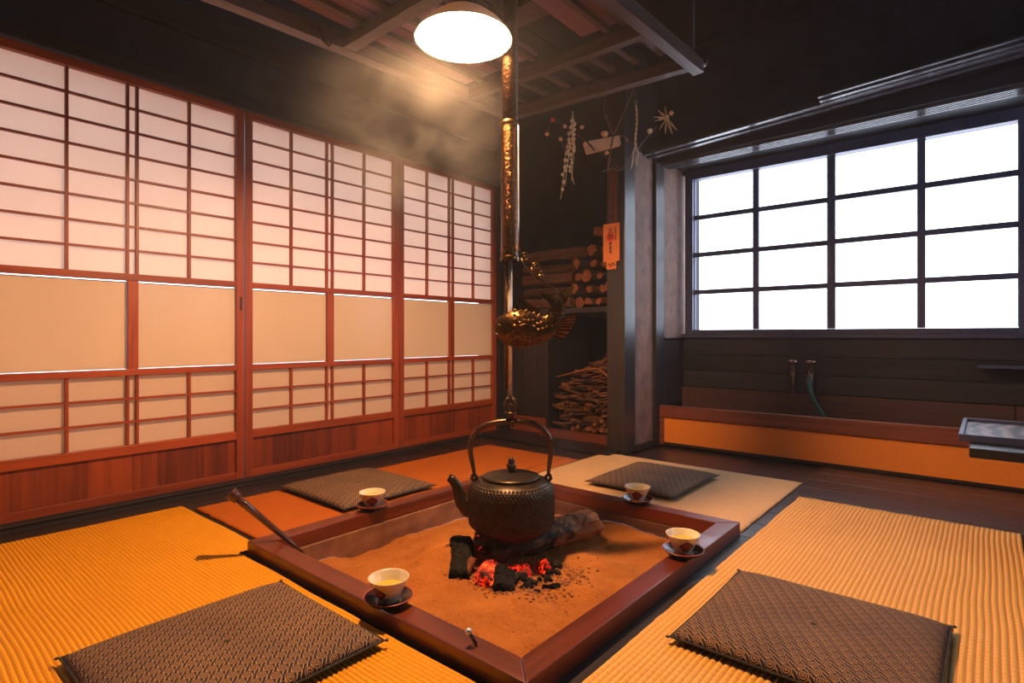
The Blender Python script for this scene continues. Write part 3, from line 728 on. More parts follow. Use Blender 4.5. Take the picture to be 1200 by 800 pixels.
# ================================================================== kettle
KX, KY, KB = -1.212, 1.43, .004
kt = thing('iron_kettle', 'black cast iron kettle with hobnail body hanging over the fire', 'kettle', (KX, KY, KB), YAW)
prof = [(0, 0), (.050, .002), (.088, .012), (.112, .026), (.126, .042), (.137, .056), (.1405, .072), (.1415, .12), (.1405, .158), (.136, .178), (.124, .192), (.104, .200), (.097, .202)]
bm = new_bm(); lathe(bm, prof + [(.088, .200), (.086, .192)], 64); obj('body', bm, M['iron'], kt)
def rad_at(z):
    for (r0, z0), (r1, z1) in zip(prof, prof[1:]):
        if z0 <= z <= z1: return r0 + (r1 - r0) * (z - z0) / (z1 - z0), (r1 - r0) / (z1 - z0)
    return .1, 0
bm = new_bm(); nrow = 18
for row in range(nrow):
    z = .058 + (.190 - .058) * row / (nrow - 1); r, sl = rad_at(z); nn = 64
    for k in range(nn):
        a = 2 * pi * (k + .5 * (row % 2)) / nn
        nrm = Vector((1, 0, -sl)).normalized(); up = Vector((-nrm.z, 0, nrm.x))
        c0 = Vector((r, 0, z)); rm = Matrix.Rotation(a, 3, 'Z'); tgt = Vector((0, 1, 0)); s_ = .0052 * (r / .14)
        base = [rm @ (c0 + (tgt * cos(q) + up * sin(q)) * s_) for q in (.0, 1.047, 2.094, 3.142, 4.189, 5.236)]
        tip = bm.verts.new(rm @ (c0 + nrm * .0042)); vs = [bm.verts.new(p) for p in base]
        for q in range(6): bm.faces.new((vs[q], vs[(q + 1) % 6], tip)).smooth = True
hb = obj('hobnails', bm, M['iron'], kt); hb['kind'] = 'stuff'
bm = new_bm(); lathe(bm, [(0, .222), (.020, .2215), (.060, .219), (.086, .213), (.094, .2105), (.0955, .206), (.092, .2035), (.0, .204)], 48); ld = obj('lid', bm, M['iron'], kt)
bm = new_bm(); lathe(bm, [(.010, .221), (.011, .226), (.009, .230), (.014, .236), (.0165, .243), (.012, .249), (.010, .252), (.0115, .258), (.008, .266), (.003, .272), (0, .273)], 12)
for v in bm.verts:
    if v.co.z > .232: a = atan2(v.co.y, v.co.x); q = 1 + .16 * sin(a * 5 + v.co.z * 300); v.co.x *= q; v.co.y *= q
obj('knob', bm, M['iron'], ld)
# spout (towards the left of the kettle)
def loft(bm, sections, seg=14):
    rings = []
    for c, d, ra, rb in sections:
        c = Vector(c); d = Vector(d).normalized(); s_ = Vector((0, 1, 0)); u = s_.cross(d).normalized()
        rings.append([bm.verts.new(c + s_ * cos(2 * pi * k / seg) * ra + u * sin(2 * pi * k / seg) * rb) for k in range(seg)])
    for i in range(len(rings) - 1):
        for k in range(seg): bm.faces.new((rings[i][k], rings[i][(k + 1) % seg], rings[i + 1][(k + 1) % seg], rings[i + 1][k])).smooth = True
    return rings
bm = new_bm()
loft(bm, [((-.118, 0, .105), (-1, 0, .1), .030, .040), ((-.145, 0, .108), (-1, 0, .45), .026, .036), ((-.163, 0, .125), (-.6, 0, 1), .021, .026), ((-.173, 0, .152), (-.30, 0, 1), .017, .020), ((-.182, 0, .178), (-.55, 0, 1), .014, .017), ((-.196, 0, .196), (-1, 0, .75), .012, .015), ((-.209, 0, .205), (-1, 0, .5), .010, .013), ((-.206, 0, .205), (-1, 0, .5), .008, .011), ((-.190, 0, .190), (-1, 0, .8), .008, .010)])
obj('spout', bm, M['iron'], kt)
for sx in (-1, 1):
    bm = new_bm(); tube(bm, [(sx * .120, 0, .186), (sx * .128, 0, .196), (sx * .131, 0, .210), (sx * .124, 0, .217), (sx * .116, 0, .208), (sx * .116, 0, .192)], .0055, 8)
    tube(bm, [(sx * .133, -.010, .203), (sx * .133, .010, .203)], .004, 8); obj('ear', bm, M['iron'], kt)
bm = new_bm(); pts = []
for p in ((-.122, .208), (-.124, .222), (-.129, .250), (-.136, .285), (-.137, .315), (-.128, .343), (-.108, .365), (-.078, .381), (-.040, .389), (0, .391), (.040, .389), (.076, .381), (.104, .365), (.124, .342), (.133, .315), (.132, .280), (.127, .250), (.124, .222), (.122, .208)):
    pts.append((p[0], 0, p[1]))
rad = [.0055, .006, .0075] + [.0088] * 4 + [.0098] * 5 + [.0088] * 4 + [.0075, .006, .0055]
tube(bm, pts, rad, 12); obj('handle', bm, M['iron_handle'], kt)

# ================================================================== adjustable pot hook (pole, rod, fish lever)
HX, HY = KX, KY
PX = .00283
def fx(u, v): return ((u - 596.5) * PX, 0, EYE + (393 - v) * PX)      # measures in the fish's own plane
hk = thing('pot_hook', 'hanging pot hook with thick hammered copper pole and thin rod over hearth', 'pot hook', (HX, HY, 0), YAW)
bm = new_bm(); tube(bm, [(-.004, 0, 1.38), (-.004, 0, 2.42)], .026, 20); obj('upper_pole', bm, M['pole'], hk)
bm = new_bm()
n = 60
tube(bm, [(-.006, 0, .935 + (1.385 - .935) * i / n) for i in range(n + 1)], [.0285 + .0012 * noise.noise(Vector((i * 1.7, 0, 0))) for i in range(n + 1)], 28)
for v in bm.verts: v.co += Vector((noise.noise(v.co * 70), noise.noise(v.co * 70 + Vector((9, 0, 0))), 0)) * .0005
obj('copper_sleeve', bm, M['copper'], hk)
bm = new_bm(); lathe(bm, [(.029, 0), (.031, .004), (.031, .014), (.029, .018)], 24, (-.006, 0, .926)); obj('collar', bm, M['bronze'], hk); bm = new_bm(); lathe(bm, [(.029, 0), (.0315, .004), (.0315, .012), (.029, .016)], 24, (-.006, 0, 1.375)); obj('collar', bm, M['bronze'], hk)
bm = new_bm(); tube(bm, [(-.004, 0, .47), (-.004, 0, .94)], .0075, 10); obj('rod', bm, M['steel'], hk)
bm = new_bm(); tube(bm, [(-.016, .004, .50), (-.016, .004, .93)], .006, 8); obj('back_rod', bm, M['bronze'], hk)
# ornamental cage and hook which carries the kettle handle
bm = new_bm()
for k in range(4):
    a = k * pi / 2 + .6; q = lambda r, z: (-.002 + r * cos(a), r * sin(a), z)
    tube(bm, [q(.004, .480), q(.018, .466), q(.024, .450), q(.020, .436), q(.006, .427)], .0036, 7)
ball(bm, (-.002, 0, .449), .008); lathe(bm, [(0, 0), (.018, .001), (.020, .005), (.018, .009), (0, .010)], 16, (-.002, 0, .417)); obj('cage', bm, M['bronze'], hk)
bm = new_bm(); tube(bm, [(.0, 0, .420), (.003, .014, .412), (.004, .021, .398), (.004, .018, .382), (.004, .004, .3745), (.004, -.012, .379), (.004, -.018, .392), (.004, -.019, .400)], .0042, 8); obj('hook', bm, M['iron_handle'], hk)
bm = new_bm(); tube(bm, [(.023, -.022, 1.37), (.0235, -.024, 1.35), (.0245, -.028, 1.05), (.021, -.028, .955)], .0026, 6); obj('side_wire', bm, M['steel'], hk)
fi = thing('fish_lever', 'dark bronze carp hanging beside the hook rod above the kettle', 'fish', (HX, HY, 0), YAW)
fi_y = -.002
# scrolled links between cord and tail
def spiral(cu, cv, r0, r1, a0, turns, n=22):
    c = fx(cu, cv); out_ = []
    for i in range(n + 1):
        t = i / n; a = a0 + turns * 2 * pi * t; r = r0 + (r1 - r0) * t; out_.append((c[0] + r * cos(a), -.02, c[2] + r * sin(a)))
    return out_
def P3(u, v): p = fx(u, v); return (p[0], -.02, p[2])
bm = new_bm()
tube(bm, [P3(601, 296), P3(603, 289), P3(607, 292), P3(607, 297), P3(611, 300)], .0032, 7)
tube(bm, spiral(613, 302, .016, .004, pi, -1.3), .0030, 7)
tube(bm, [P3(608, 304), P3(612, 311), P3(620, 320), P3(628, 328), P3(631, 330)], .0036, 7)
tube(bm, spiral(625, 313, .014, .004, pi, -1.3) , .0028, 7)
tube(bm, [P3(620, 314), P3(622, 320), P3(628, 326), P3(634, 333), P3(640, 336)], .0034, 7)
tube(bm, spiral(633, 321.5, .011, .003, pi, -1.2), .0026, 7)
tube(bm, [P3(629, 322), P3(632, 328), P3(638, 334), P3(644, 336), P3(650, 341)], .0032, 7)
obj('scroll_link', bm, M['bronze'], fi)
# body swept along the spine: head left, tail curling up at the right
spine = [(576.0, 384, 3, .4), (579, 384, 9.5, .7), (585, 384, 15, .85), (594, 384.5, 20.5, .95), (605, 385, 22.5, 1), (616, 386, 21, 1), (627, 386, 18, .95), (637, 383, 14.5, .9), (644.5, 376, 11.5, .8), (649, 367, 9.5, .7), (651, 358, 8.5, .55), (651.5, 352, 9.5, .35), (652, 348, 10.5, .2)]
bm = new_bm(); seg = 22; rings = []
sp = [Vector(fx(u, v)) for u, v, _, _ in spine]
def dense(lst, k=4):
    o_ = []
    for i in range(len(lst) - 1):
        p0, p1, p2, p3 = lst[max(i - 1, 0)], lst[i], lst[i + 1], lst[min(i + 2, len(lst) - 1)]
        for j in range(k):
            t = j / k; o_.append(tuple(.5 * ((2 * b) + (-a + c) * t + (2 * a - 5 * b + 4 * c - d) * t * t + (-a + 3 * b - 3 * c + d) * t ** 3) for a, b, c, d in zip(p0, p1, p2, p3)))
    o_.append(tuple(lst[-1])); return o_
dl = dense([(p.x, p.z, s[2] * PX, s[3]) for p, s in zip(sp, spine)])
for i, (x, z, r, th) in enumerate(dl):
    a = dl[max(i - 1, 0)]; b = dl[min(i + 1, len(dl) - 1)]; d = Vector((b[0] - a[0], 0, b[1] - a[1])).normalized(); u = Vector((-d.z, 0, d.x))
    rings.append([bm.verts.new(Vector((x, fi_y, z)) + u * (cos(2 * pi * k / seg) * r) + Vector((0, 1, 0)) * (sin(2 * pi * k / seg) * r * .62 * th)) for k in range(seg)])
for i in range(len(rings) - 1):
    for k in range(seg): bm.faces.new((rings[i][k], rings[i][(k + 1) % seg], rings[i + 1][(k + 1) % seg], rings[i + 1][k])).smooth = True
bm.faces.new(rings[0]); bm.faces.new(rings[-1]); obj('body', bm, M['bronze'], fi)
# scales as small overlapping plates on both flanks
bm = new_bm()
for i in range(14, len(dl) - 4, 2):
    x, z, r, th = dl[i]; a = dl[i - 1]; b = dl[i + 1]; d = Vector((b[0] - a[0], 0, b[1] - a[1])).normalized(); u = Vector((-d.z, 0, d.x))
    nn = max(6, int(r / .0062)) ; half = (i // 2) % 2
    for k in range(nn * 2):
        an = pi * (k + .5 * half) / nn
        cc = Vector((x, fi_y, z)) + u * (cos(an) * r) + Vector((0, 1, 0)) * (sin(an) * r * .62 * th)
        nrm = (u * cos(an) * .62 * th + Vector((0, 1, 0)) * sin(an)).normalized(); tg = nrm.cross(d).normalized(); s_ = .0070
        vs = [cc - nrm * .0008 - d * s_, cc + tg * s_ * .72 + nrm * .0008, cc + d * s_ * .9 + nrm * .0046, cc - tg * s_ * .72 + nrm * .0008]
        vs = [bm.verts.new(p) for p in vs]; tip = bm.verts.new(cc + nrm * .0042)
        for q in range(4): bm.faces.new((vs[q], vs[(q + 1) % 4], tip))
sc_ = obj('scales', bm, M['bronze'], fi); sc_['kind'] = 'stuff'
def fin(name, base, tipl, thick=.004, rays=7, y=fi_y):
    """ridged fin between a base line and a tip line, both lists of pixels measured in the fish plane"""
    bm = new_bm(); n = rays * 2
    def lerp(l, t):
        t = t * (len(l) - 1); i = min(int(t), len(l) - 2); f_ = t - i; a, b = fx(*l[i]), fx(*l[i + 1]); return Vector((a[0] + (b[0] - a[0]) * f_, y, a[2] + (b[2] - a[2]) * f_))
    A = []; B = []
    for i in range(n + 1):
        p, q = lerp(base, i / n), lerp(tipl, i / n)
        if i % 2: q = p + (q - p) * .93
        h = thick * (.5 if i % 2 else 1); row = []
        for t, k in ((0, 1), (.5, .9), (1, .5)):
            c = p + (q - p) * t; row.append((bm.verts.new(c + Vector((0, h * k, 0))), bm.verts.new(c - Vector((0, h * k, 0)))))
        A.append(row)
    for i in range(n):
        for j in range(2):
            for s_ in (0, 1): bm.faces.new((A[i][j][s_], A[i + 1][j][s_], A[i + 1][j + 1][s_], A[i][j + 1][s_]))
        bm.faces.new((A[i][2][0], A[i + 1][2][0], A[i + 1][2][1], A[i][2][1])); bm.faces.new((A[i][0][0], A[i + 1][0][0], A[i + 1][0][1], A[i][0][1]))
    for r_ in (A[0], A[-1]):
        for j in range(2): bm.faces.new((r_[j][0], r_[j + 1][0], r_[j + 1][1], r_[j][1]))
    return obj(name, bm, M['bronze'], fi)
fin('tail_fin', [(643, 357), (650, 360), (659, 356)], [(627, 343), (638, 345), (646, 343), (653, 341), (663, 337), (673, 333)], .007, 11)
fin('dorsal_fin', [(597, 363), (608, 363), (619, 366), (629, 369)], [(601, 357), (609, 348), (620, 356), (633, 365)], .004, 8)
fin('anal_fin', [(655, 372), (652, 382), (645, 394)], [(674, 369), (671, 378), (667, 387), (656, 399)], .006, 7)
# side fin and gill
bm = new_bm()
for k in range(7):
    t = k / 6; tube(bm, [Vector(fx(599 + t * 4, 384 + t * 6)) + Vector((0, -.042, 0)), Vector(fx(612 + t * 4, 380 + t * 10)) + Vector((0, -.044, 0)), Vector(fx(625 - t * 3, 382 + t * 13)) + Vector((0, -.036, 0))], [.003, .003, .001], 6)
obj('side_fin', bm, M['bronze'], fi)
bm = new_bm(); tube(bm, [Vector(fx(590, 366)) + Vector((0, -.022, 0)), Vector(fx(592, 373)) + Vector((0, -.032, 0)), Vector(fx(596, 382)) + Vector((0, -.036, 0)), Vector(fx(594, 393)) + Vector((0, -.034, 0)), Vector(fx(589, 399)) + Vector((0, -.026, 0))], [.001, .0028, .0032, .0026, .001], 6); obj('gill', bm, M['bronze'], fi)
bm = new_bm(); ball(bm, Vector(fx(582.5, 382)) + Vector((0, -.022, 0)), .0075, 14, 8, (1, .6, 1)); ball(bm, Vector(fx(582.5, 382)) + Vector((0, -.0265, 0)), .004, 10, 6, (1, .6, 1)); obj('eye', bm, M['bronze'], fi)
bm = new_bm(); tube(bm, [Vector(fx(575.5, 389)) + Vector((0, -.004, 0)), Vector(fx(579, 391)) + Vector((0, -.016, 0)), Vector(fx(583, 393)) + Vector((0, -.022, 0))], [.0018, .0018, .0008], 6); obj('mouth', bm, M['iron'], fi)

# ================================================================== lamp
LX, LY, LZ = -1.245, 1.24, 1.60
la = thing('pendant_lamp', 'round white glass pendant lamp glowing warm above the hearth', 'lamp', (LX, LY, LZ))
bm = new_bm(); lathe(bm, [(.150, 0), (.147, .008), (.120, .040), (.085, .068), (.050, .088), (.030, .098), (.028, .098), (.047, .085), (.082, .064), (.117, .036), (.146, .002)], 48); obj('shade', bm, M['milk'], la)
bm = new_bm(); lathe(bm, [(.03, .092), (.032, .100), (.030, .150), (.018, .165), (.006, .170), (0, .170)], 20); obj('socket', bm, M['enamel_out'], la)
bm = new_bm(); lathe(bm, [(0, .010), (.020, .014), (.032, .026), (.036, .042), (.032, .058), (.020, .076), (.014, .092), (0, .092)], 20); obj('bulb', bm, M['bulb'], la)
bm = new_bm(); tube(bm, [(0, 0, .168), (0, 0, .84)], .004, 8); obj('flex', bm, M['ink'], la)

# ================================================================== fire shelf hung above the hearth
ZS = 1.70
fs = thing('fire_shelf', 'smoked timber lattice shelf hung from the ceiling above the hearth', 'hanging shelf', (-1.32, 1.42, ZS))
def lp(x, y, z=0): return (x + 1.32, y - 1.42, z - ZS)
def fbar(nm, a, b, wd, ht, mat, parent=fs):
    bm = new_bm(); a, b = Vector(a), Vector(b); n = 14; d = (b - a).normalized(); sd = d.cross(Vector((0, 0, 1))).normalized(); rings = []
    for i in range(n + 1):
        c = a + (b - a) * i / n; j = lambda: 1 + random.uniform(-.06, .06)
        rings.append([bm.verts.new(c + sd * sx * wd / 2 * j() + Vector((0, 0, sz * ht / 2 * j()))) for sx, sz in ((-1, -1), (1, -1), (1, 1), (-1, 1))])
    for i in range(n):
        for k in range(4): bm.faces.new((rings[i][k], rings[i][(k + 1) % 4], rings[i + 1][(k + 1) % 4], rings[i + 1][k]))
    bm.faces.new(rings[0]); bm.faces.new(rings[-1]); return obj(nm, bm, mat, parent)
fbar('side_beam', lp(-1.83, .45, ZS + .03), lp(-1.725, 2.06, ZS + .03), .05, .05, M['beam'])
fbar('side_beam', lp(-.93, .45, ZS + .03), lp(-.868, 2.16, ZS + .03), .042, .05, M['beam'])
fbar('cross_beam', lp(-1.74, 2.035, ZS + .028), lp(-.89, 2.10, ZS + .028), .04, .046, M['beam_x'])
fbar('cross_beam', lp(-1.74, 1.76, ZS + .03), lp(-.90, 1.775, ZS + .03), .036, .045, M['beam_x'])
fbar('cross_beam', lp(-1.76, 1.17, ZS + .03), lp(-.92, 1.16, ZS + .03), .045, .045, M['beam_x'])
fbar('cross_beam', lp(-1.78, .50, ZS + .03), lp(-.94, .50, ZS + .03), .045, .045, M['beam_x'])
for k, x in enumerate((-1.66, -1.52, -1.38, -1.05, -.98)):
    fbar('lath', lp(x, .52, ZS + .062), lp(x + .02, 1.74, ZS + .062), .022, .018, M['beam'])
for k, x in enumerate((-1.64, -1.52, -1.40, -1.29, -1.18, -1.07, -.96)):
    fbar('lath', lp(x, 1.79, ZS + .058), lp(x + .01, 2.02, ZS + .058), .026, .012, M['beam'])
for k, (x0, x1) in enumerate(((-1.74, -1.60), (-1.59, -1.45), (-1.44, -1.34), (-1.14, -1.04), (-1.03, -.93))):
    obj('shelf_board', bx(x0 + 1.32, x1 + 1.32, .50 - 1.42, 1.745 - 1.42, .075, .088), M['purple_board'], fs, bevel=.001)
for sx, yy in ((-1.80, .62), (-.93, .62), (-1.74, 2.0), (-.875, 2.12)):
    bm = new_bm(); tube(bm, [lp(sx, yy, ZS + .05), lp(sx, yy, 2.42)], .008, 8); obj('hanger', bm, M['soot_z'], fs)
bm = new_bm(); tube(bm, [lp(-1.715, 1.02, ZS + .02), lp(-1.70, 1.03, ZS - .03), lp(-1.695, 1.05, ZS - .045), lp(-1.69, 1.06, ZS - .03), lp(-1.70, 1.07, ZS + .03)], .005, 7); obj('rope_loop', bm, M['bark'], fs)
bm = new_bm(); tube(bm, [lp(-.868, 2.12, ZS + .03), lp(-.85, 2.17, ZS + .04), lp(-.845, 2.18, ZS + .06)], .010, 8); obj('peg', bm, M['beam'], fs)
# white board lying on the shelf beside the lamp
tag(obj('wood_block', bx(-.10, .10, -.05, .05, 0, .05), M['beam'], None, (-1.25, 1.52, ZS + .09)), 'rough block lying on the hanging shelf beside the pole', 'block')

# ================================================================== mats
def mat_mesh(W, L, rib_axis, pitch, amp, per=6, across=70, wob=.006, seed=0, cut=None):
    """ribbed rush mat, origin in its lower left corner; ribs run along rib_axis"""
    bm = new_bm(); lay = bm.verts.layers.float.new('rib'); nr = round((L if rib_axis == 0 else W) / pitch) * per
    na, nb = (across, nr) if rib_axis == 0 else (nr, across)
    g = []
    for i in range(na + 1):
        col = []
        for j in range(nb + 1):
            x, y = W * i / na, L * j / nb
            t = (j if rib_axis == 0 else i) / per
            p = Vector((x * 5 + seed, y * 5, 0)); z_ = amp * (abs(sin(pi * t)) ** .6) + .0016 * noise.noise(p)
            ed = min(i, na - i, j, nb - j)
            ex = wob * noise.noise(Vector((y * 22 + seed, 3, 0))) if (i in (0, na)) else 0
            ey = wob * noise.noise(Vector((x * 22 + seed, 9, 0))) if (j in (0, nb)) else 0
            wv = .004 * noise.noise(Vector((x * 4, y * 4, 7 + seed)))
            if ed == 0: z_ = 0
            rv_ = abs(sin(pi * t)) ** .6
            col.append(bm.verts.new((x + ex + (wv if 0 < i < na else 0), y + ey + (wv if 0 < j < nb else 0), z_ + .007 + FL + .0005))); col[-1][lay] = rv_
        g.append(col)
    for i in range(na):
        for j in range(nb):
            if cut and cut(W * (i + .5) / na, L * (j + .5) / nb): continue
            bm.faces.new((g[i][j], g[i + 1][j], g[i + 1][j + 1], g[i][j + 1])).smooth = True
    # skirt down to the floor
    edge = [g[i][0] for i in range(na + 1)] + [g[na][j] for j in range(1, nb + 1)] + [g[i][nb] for i in range(na - 1, -1, -1)] + [g[0][j] for j in range(nb - 1, 0, -1)]
    low = [bm.verts.new((v.co.x, v.co.y, FL + .0003)) for v in edge]
    for k in range(len(edge)):
        if not (cut and (cut(edge[k].co.x, edge[k].co.y) or cut(edge[(k + 1) % len(edge)].co.x, edge[(k + 1) % len(edge)].co.y))): bm.faces.new((edge[k], edge[(k + 1) % len(edge)], low[(k + 1) % len(edge)], low[k]))
    return bm
o = obj('rush_mat', mat_mesh(2.475 - .72, .87 + .75, 0, .0116, .0042, across=117, cut=lambda x, y: x > 2.475 - 1.80 and y > .75 + FY0 - .018), M['mat_left'], None, (-2.475, -.75, 0)); tag(o, 'ribbed golden rush mat in front of the hearth under the left cushion', 'mat')
tag(obj('rush_mat', mat_mesh(.70, 2.62 + .3, 1, .0136, .0042, seed=4, across=110), M['mat_right'], None, (-.612, -.30, 0)), 'ribbed straw rush mat right of the hearth under the right cushion', 'mat')
tag(obj('rush_mat', mat_mesh(1.055, .84, 0, .0060, .0010, per=2, seed=8, across=60), M['mat_back'], None, (-1.715, 2.03, .0)), 'pale fine woven rush mat behind the hearth below the pillar', 'mat')
tag(obj('rush_mat', mat_mesh(.585, 1.72, 1, .0060, .0008, per=2, seed=12, across=80), M['mat_orange'], None, (-2.40, .895, .0)), 'smooth deep orange rush mat beside the paper screens', 'mat')
tag(obj('rush_mat', mat_mesh(.085, .58, 1, .0060, .0008, per=2, seed=13, across=30), M['mat_orange'], None, (-1.808, 2.03, .0)), 'narrow orange mat strip behind the far left corner of the hearth', 'mat')

# ================================================================== cushions
def cushion(cx, cy, W, L, H, label, rz=0, seed=0):
    t = thing('floor_cushion', label, 'cushion', (cx, cy, .0015), rz, None)
    bm = new_bm(); n = 40; top = []; bot = []
    for i in range(n + 1):
        ct, cb = [], []
        for j in range(n + 1):
            a, b = 2 * i / n - 1, 2 * j / n - 1
            pin = 1 - .014 * (1 - abs(b) ** 2) * (abs(a) ** 8); pin2 = 1 - .014 * (1 - abs(a) ** 2) * (abs(b) ** 8)
            x, y = a * W / 2 * pin, b * L / 2 * pin2
            e = (1 - abs(a) ** 5) * (1 - abs(b) ** 5); q = max(e, 0) ** .42
            nz = .0022 * noise.noise(Vector((x * 9 + seed, y * 9, 0))) * q
            dim = .006 * math.exp(-((x / .06) ** 2 + (y / .06) ** 2))
            ct.append(bm.verts.new((x, y, H * .36 + H * .64 * q + nz - dim)))
            cb.append(bm.verts.new((x * .985, y * .985, H * .36 - H * .34 * min(1, q * 1.4))) if 0 < i < n and 0 < j < n else None)
        top.append(ct); bot.append(cb)
    for i in range(n + 1):
        for j in range(n + 1):
            if bot[i][j] is None: bot[i][j] = top[i][j]
    for i in range(n):
        for j in range(n):
            bm.faces.new((top[i][j], top[i + 1][j], top[i + 1][j + 1], top[i][j + 1])).smooth = True
            vs = []
            for v in (bot[i][j], bot[i][j + 1], bot[i + 1][j + 1], bot[i + 1][j]):
                if v not in vs: vs.append(v)
            if len(vs) >= 3 and not (set(vs) <= set((top[i][j], top[i + 1][j], top[i + 1][j + 1], top[i][j + 1])) and len(vs) == 4):
                try: f = bm.faces.new(vs); f.smooth = True; f.material_index = 1
                except ValueError: pass
    obj('cover', bm, [M['cloth'], M['cloth_side']], t)
    bm = new_bm()
    edge = [(a, -1) for a in [k / 12 - 1 for k in range(0, 24)]] + [(1, b) for b in [k / 12 - 1 for k in range(0, 24)]] + [(-a, 1) for a in [k / 12 - 1 for k in range(0, 24)]] + [(-1, -b) for b in [k / 12 - 1 for k in range(0, 24)]]
    pts = []
    for a, b in edge + [edge[0]]:
        pts.append((a * W / 2 * (1 - .014 * (1 - b * b) * (abs(a) ** 8)), b * L / 2 * (1 - .014 * (1 - a * a) * (abs(b) ** 8)), H * .36))
    tube(bm, pts, .0025, 6, cap=False); obj('seam_piping', bm, M['cloth_side'], t)
    for sx, sy in ((-1, -1), (1, -1), (1, 1), (-1, 1)):
        bm = new_bm(); ball(bm, (sx * (W / 2 + .004), sy * (L / 2 + .004), H * .36), .0045, 8, 6, (1, 1, .6)); obj('corner_tuft', bm, M['cloth_side'], t)
    bm = new_bm(); ball(bm, (0, 0, H - .006), .007, 8, 5, (1, 1, .35)); obj('centre_stitch', bm, M['cloth_side'], t)
    return t
cushion(-1.235, .522, .455, .475, .036, 'dark whorl patterned floor cushion nearest on the left, front of the hearth')
cushion(-.300, 1.405, .475, .455, .036, 'dark whorl patterned floor cushion on the right mat beside the hearth', seed=3)
cushion(-2.135, 1.465, .50, .46, .034, 'dark patterned floor cushion beside the paper screens behind a cup', seed=7)
cushion(-1.195, 2.44, .42, .50, .034, 'dark patterned floor cushion on the pale mat near the pillar', seed=11)

# ================================================================== tea cups on saucers
def emblem(bm, ang, mi_out, mi_in, h0=.011, h1=.047):
    """diamond crest curved on the wall of the cup"""
    def on(a, z, off): r = .0265 + (.0475 - .0265) * max(0, (z - .006)) / .048; return Vector((cos(ang + a) * (r + off), sin(ang + a) * (r + off), z))
    cz = (h0 + h1) / 2; hh = (h1 - h0) / 2; wa = .60
    for scale_, off, mi in ((1, .0007, mi_out), (.72, .0012, mi_in)):
        n = 6
        g_ = {}
        for i in range(-n, n + 1):
            a = i / n; lim = (1 - abs(a)) ** .85
            col = [bm.verts.new(on(a * wa * scale_, cz + b * hh * scale_ * lim, off)) for b in (-1, -.5, 0, .5, 1)]
            g_[i] = col
        for i in range(-n, n):
            for k in range(4):
                f = bm.faces.new((g_[i][k], g_[i + 1][k], g_[i + 1][k + 1], g_[i][k + 1])); f.material_index = mi
    for (a, z, r) in ((0, cz, .0030), (-.16, cz + .001, .0024), (.16, cz + .001, .0024), (0, cz + .0075, .0024), (0, cz - .0075, .0022)):
        g_ = bmesh.ops.create_circle(bm, cap_ends=True, radius=r, segments=8); c = on(a, z, .0018); q = Vector((1, 0, 0)).rotation_difference(Vector((cos(ang + a), sin(ang + a), 0))) @ Matrix.Rotation(pi / 2, 3, 'Y').to_quaternion()
        for v in g_['verts']:
            v.co = q @ v.co + c
            for f in v.link_faces: f.material_index = mi_out
cupseq = []
def cup(x, y, where, ang, level):
    s_ = thing('saucer', 'dark lacquer saucer ' + where, 'saucer', (x, y, KZ + .0006), 0, None)
    bm = new_bm(); lathe(bm, [(0, .003), (.022, .003), (.026, 0), (.030, 0), (.032, .005), (.048, .010), (.0575, .018), (.0595, .0185), (.0590, .0160), (.050, .0075), (.033, .0045), (0, .0055)][::-1], 40)
    obj('dish', bm, M['saucer'], s_)
    bm = new_bm(); lathe(bm, [(.0572, .0180), (.0590, .0196), (.0602, .0186)], 40); obj('rim', bm, M['mark_red'], s_)
    c = thing('tea_cup', 'tea cup with red crest ' + where, 'cup', (x, y, KZ + .0006 + .0058), 0, None)
    bm = new_bm(); lathe(bm, [(0, .004), (.020, .004), (.0215, 0), (.0245, 0), (.0255, .005), (.0300, .015), (.0395, .037), (.0480, .054), (.0492, .0565), (.0480, .0575), (.0460, .055), (.0375, .038), (.0275, .018), (.018, .009), (0, .008)], 44); obj('bowl', bm, M['cup'], c)
    bm = new_bm(); lathe(bm, [(0, level), (.0285 + (level - .020) * .5, level)], 36); obj('tea', bm, M['tea'], c)
    bm = new_bm(); emblem(bm, ang, 0, 1); obj('crest', bm, [M['mark_dark'], M['mark_red']], c)
toc = lambda x, y: atan2(-y, -x)
cup(-1.105, .846, 'on the near left kerb of the hearth', toc(-1.105, .846) - .75, .034)
cup(-.686, 1.590, 'on the right kerb of the hearth', toc(-.686, 1.59) + .30, .038)
cup(-1.035, 1.975, 'on the far kerb below the cushion by the pillar', toc(-1.035, 1.975) - .05, .040)
cup(-1.755, 1.268, 'on the left kerb before the cushion by the screens', toc(-1.755, 1.268) - .0, .040)

# ================================================================== poker, pin
pk = thing('fire_blowpipe', 'dark lacquered bamboo blowpipe leaning on the left corner of the hearth', 'blowpipe')
A = Vector((-1.775, .762, .198)); B = Vector((-1.650, .955, -.030)); D_ = B - A
bm = new_bm(); tube(bm, [A + D_ * t for t in (.09, .16, .165, .172, .35, .55, .75, .9)], [.0112, .0118, .0128, .0115, .0108, .0088, .0066, .0045], 14); obj('shaft', bm, M['poker'], pk)
bm = new_bm(); tube(bm, [A, A + D_ * .004, A + D_ * .092, A + D_ * .098], [.0185, .0190, .0180, .0130], 8); obj('grip', bm, M['poker'], pk)
bm = new_bm(); tube(bm, [A + D_ * .9, A + D_ * 1.12], [.003, .002], 6); obj('tip', bm, M['iron'], pk)
pin = thing('bead_pin', 'small bead headed metal pin standing on the near kerb', 'pin', (-.815, .850, KZ))
bm = new_bm(); ball(bm, (-.012, -.012, .028), .0075, 14, 10); obj('bead', bm, M['steel'], pin)
for k in (-.004, .004):
    bm = new_bm(); tube(bm, [(k, -k, 0), (-.010 + k, -.010 - k, .024)], .0022, 6); obj('prong', bm, M['iron'], pin)

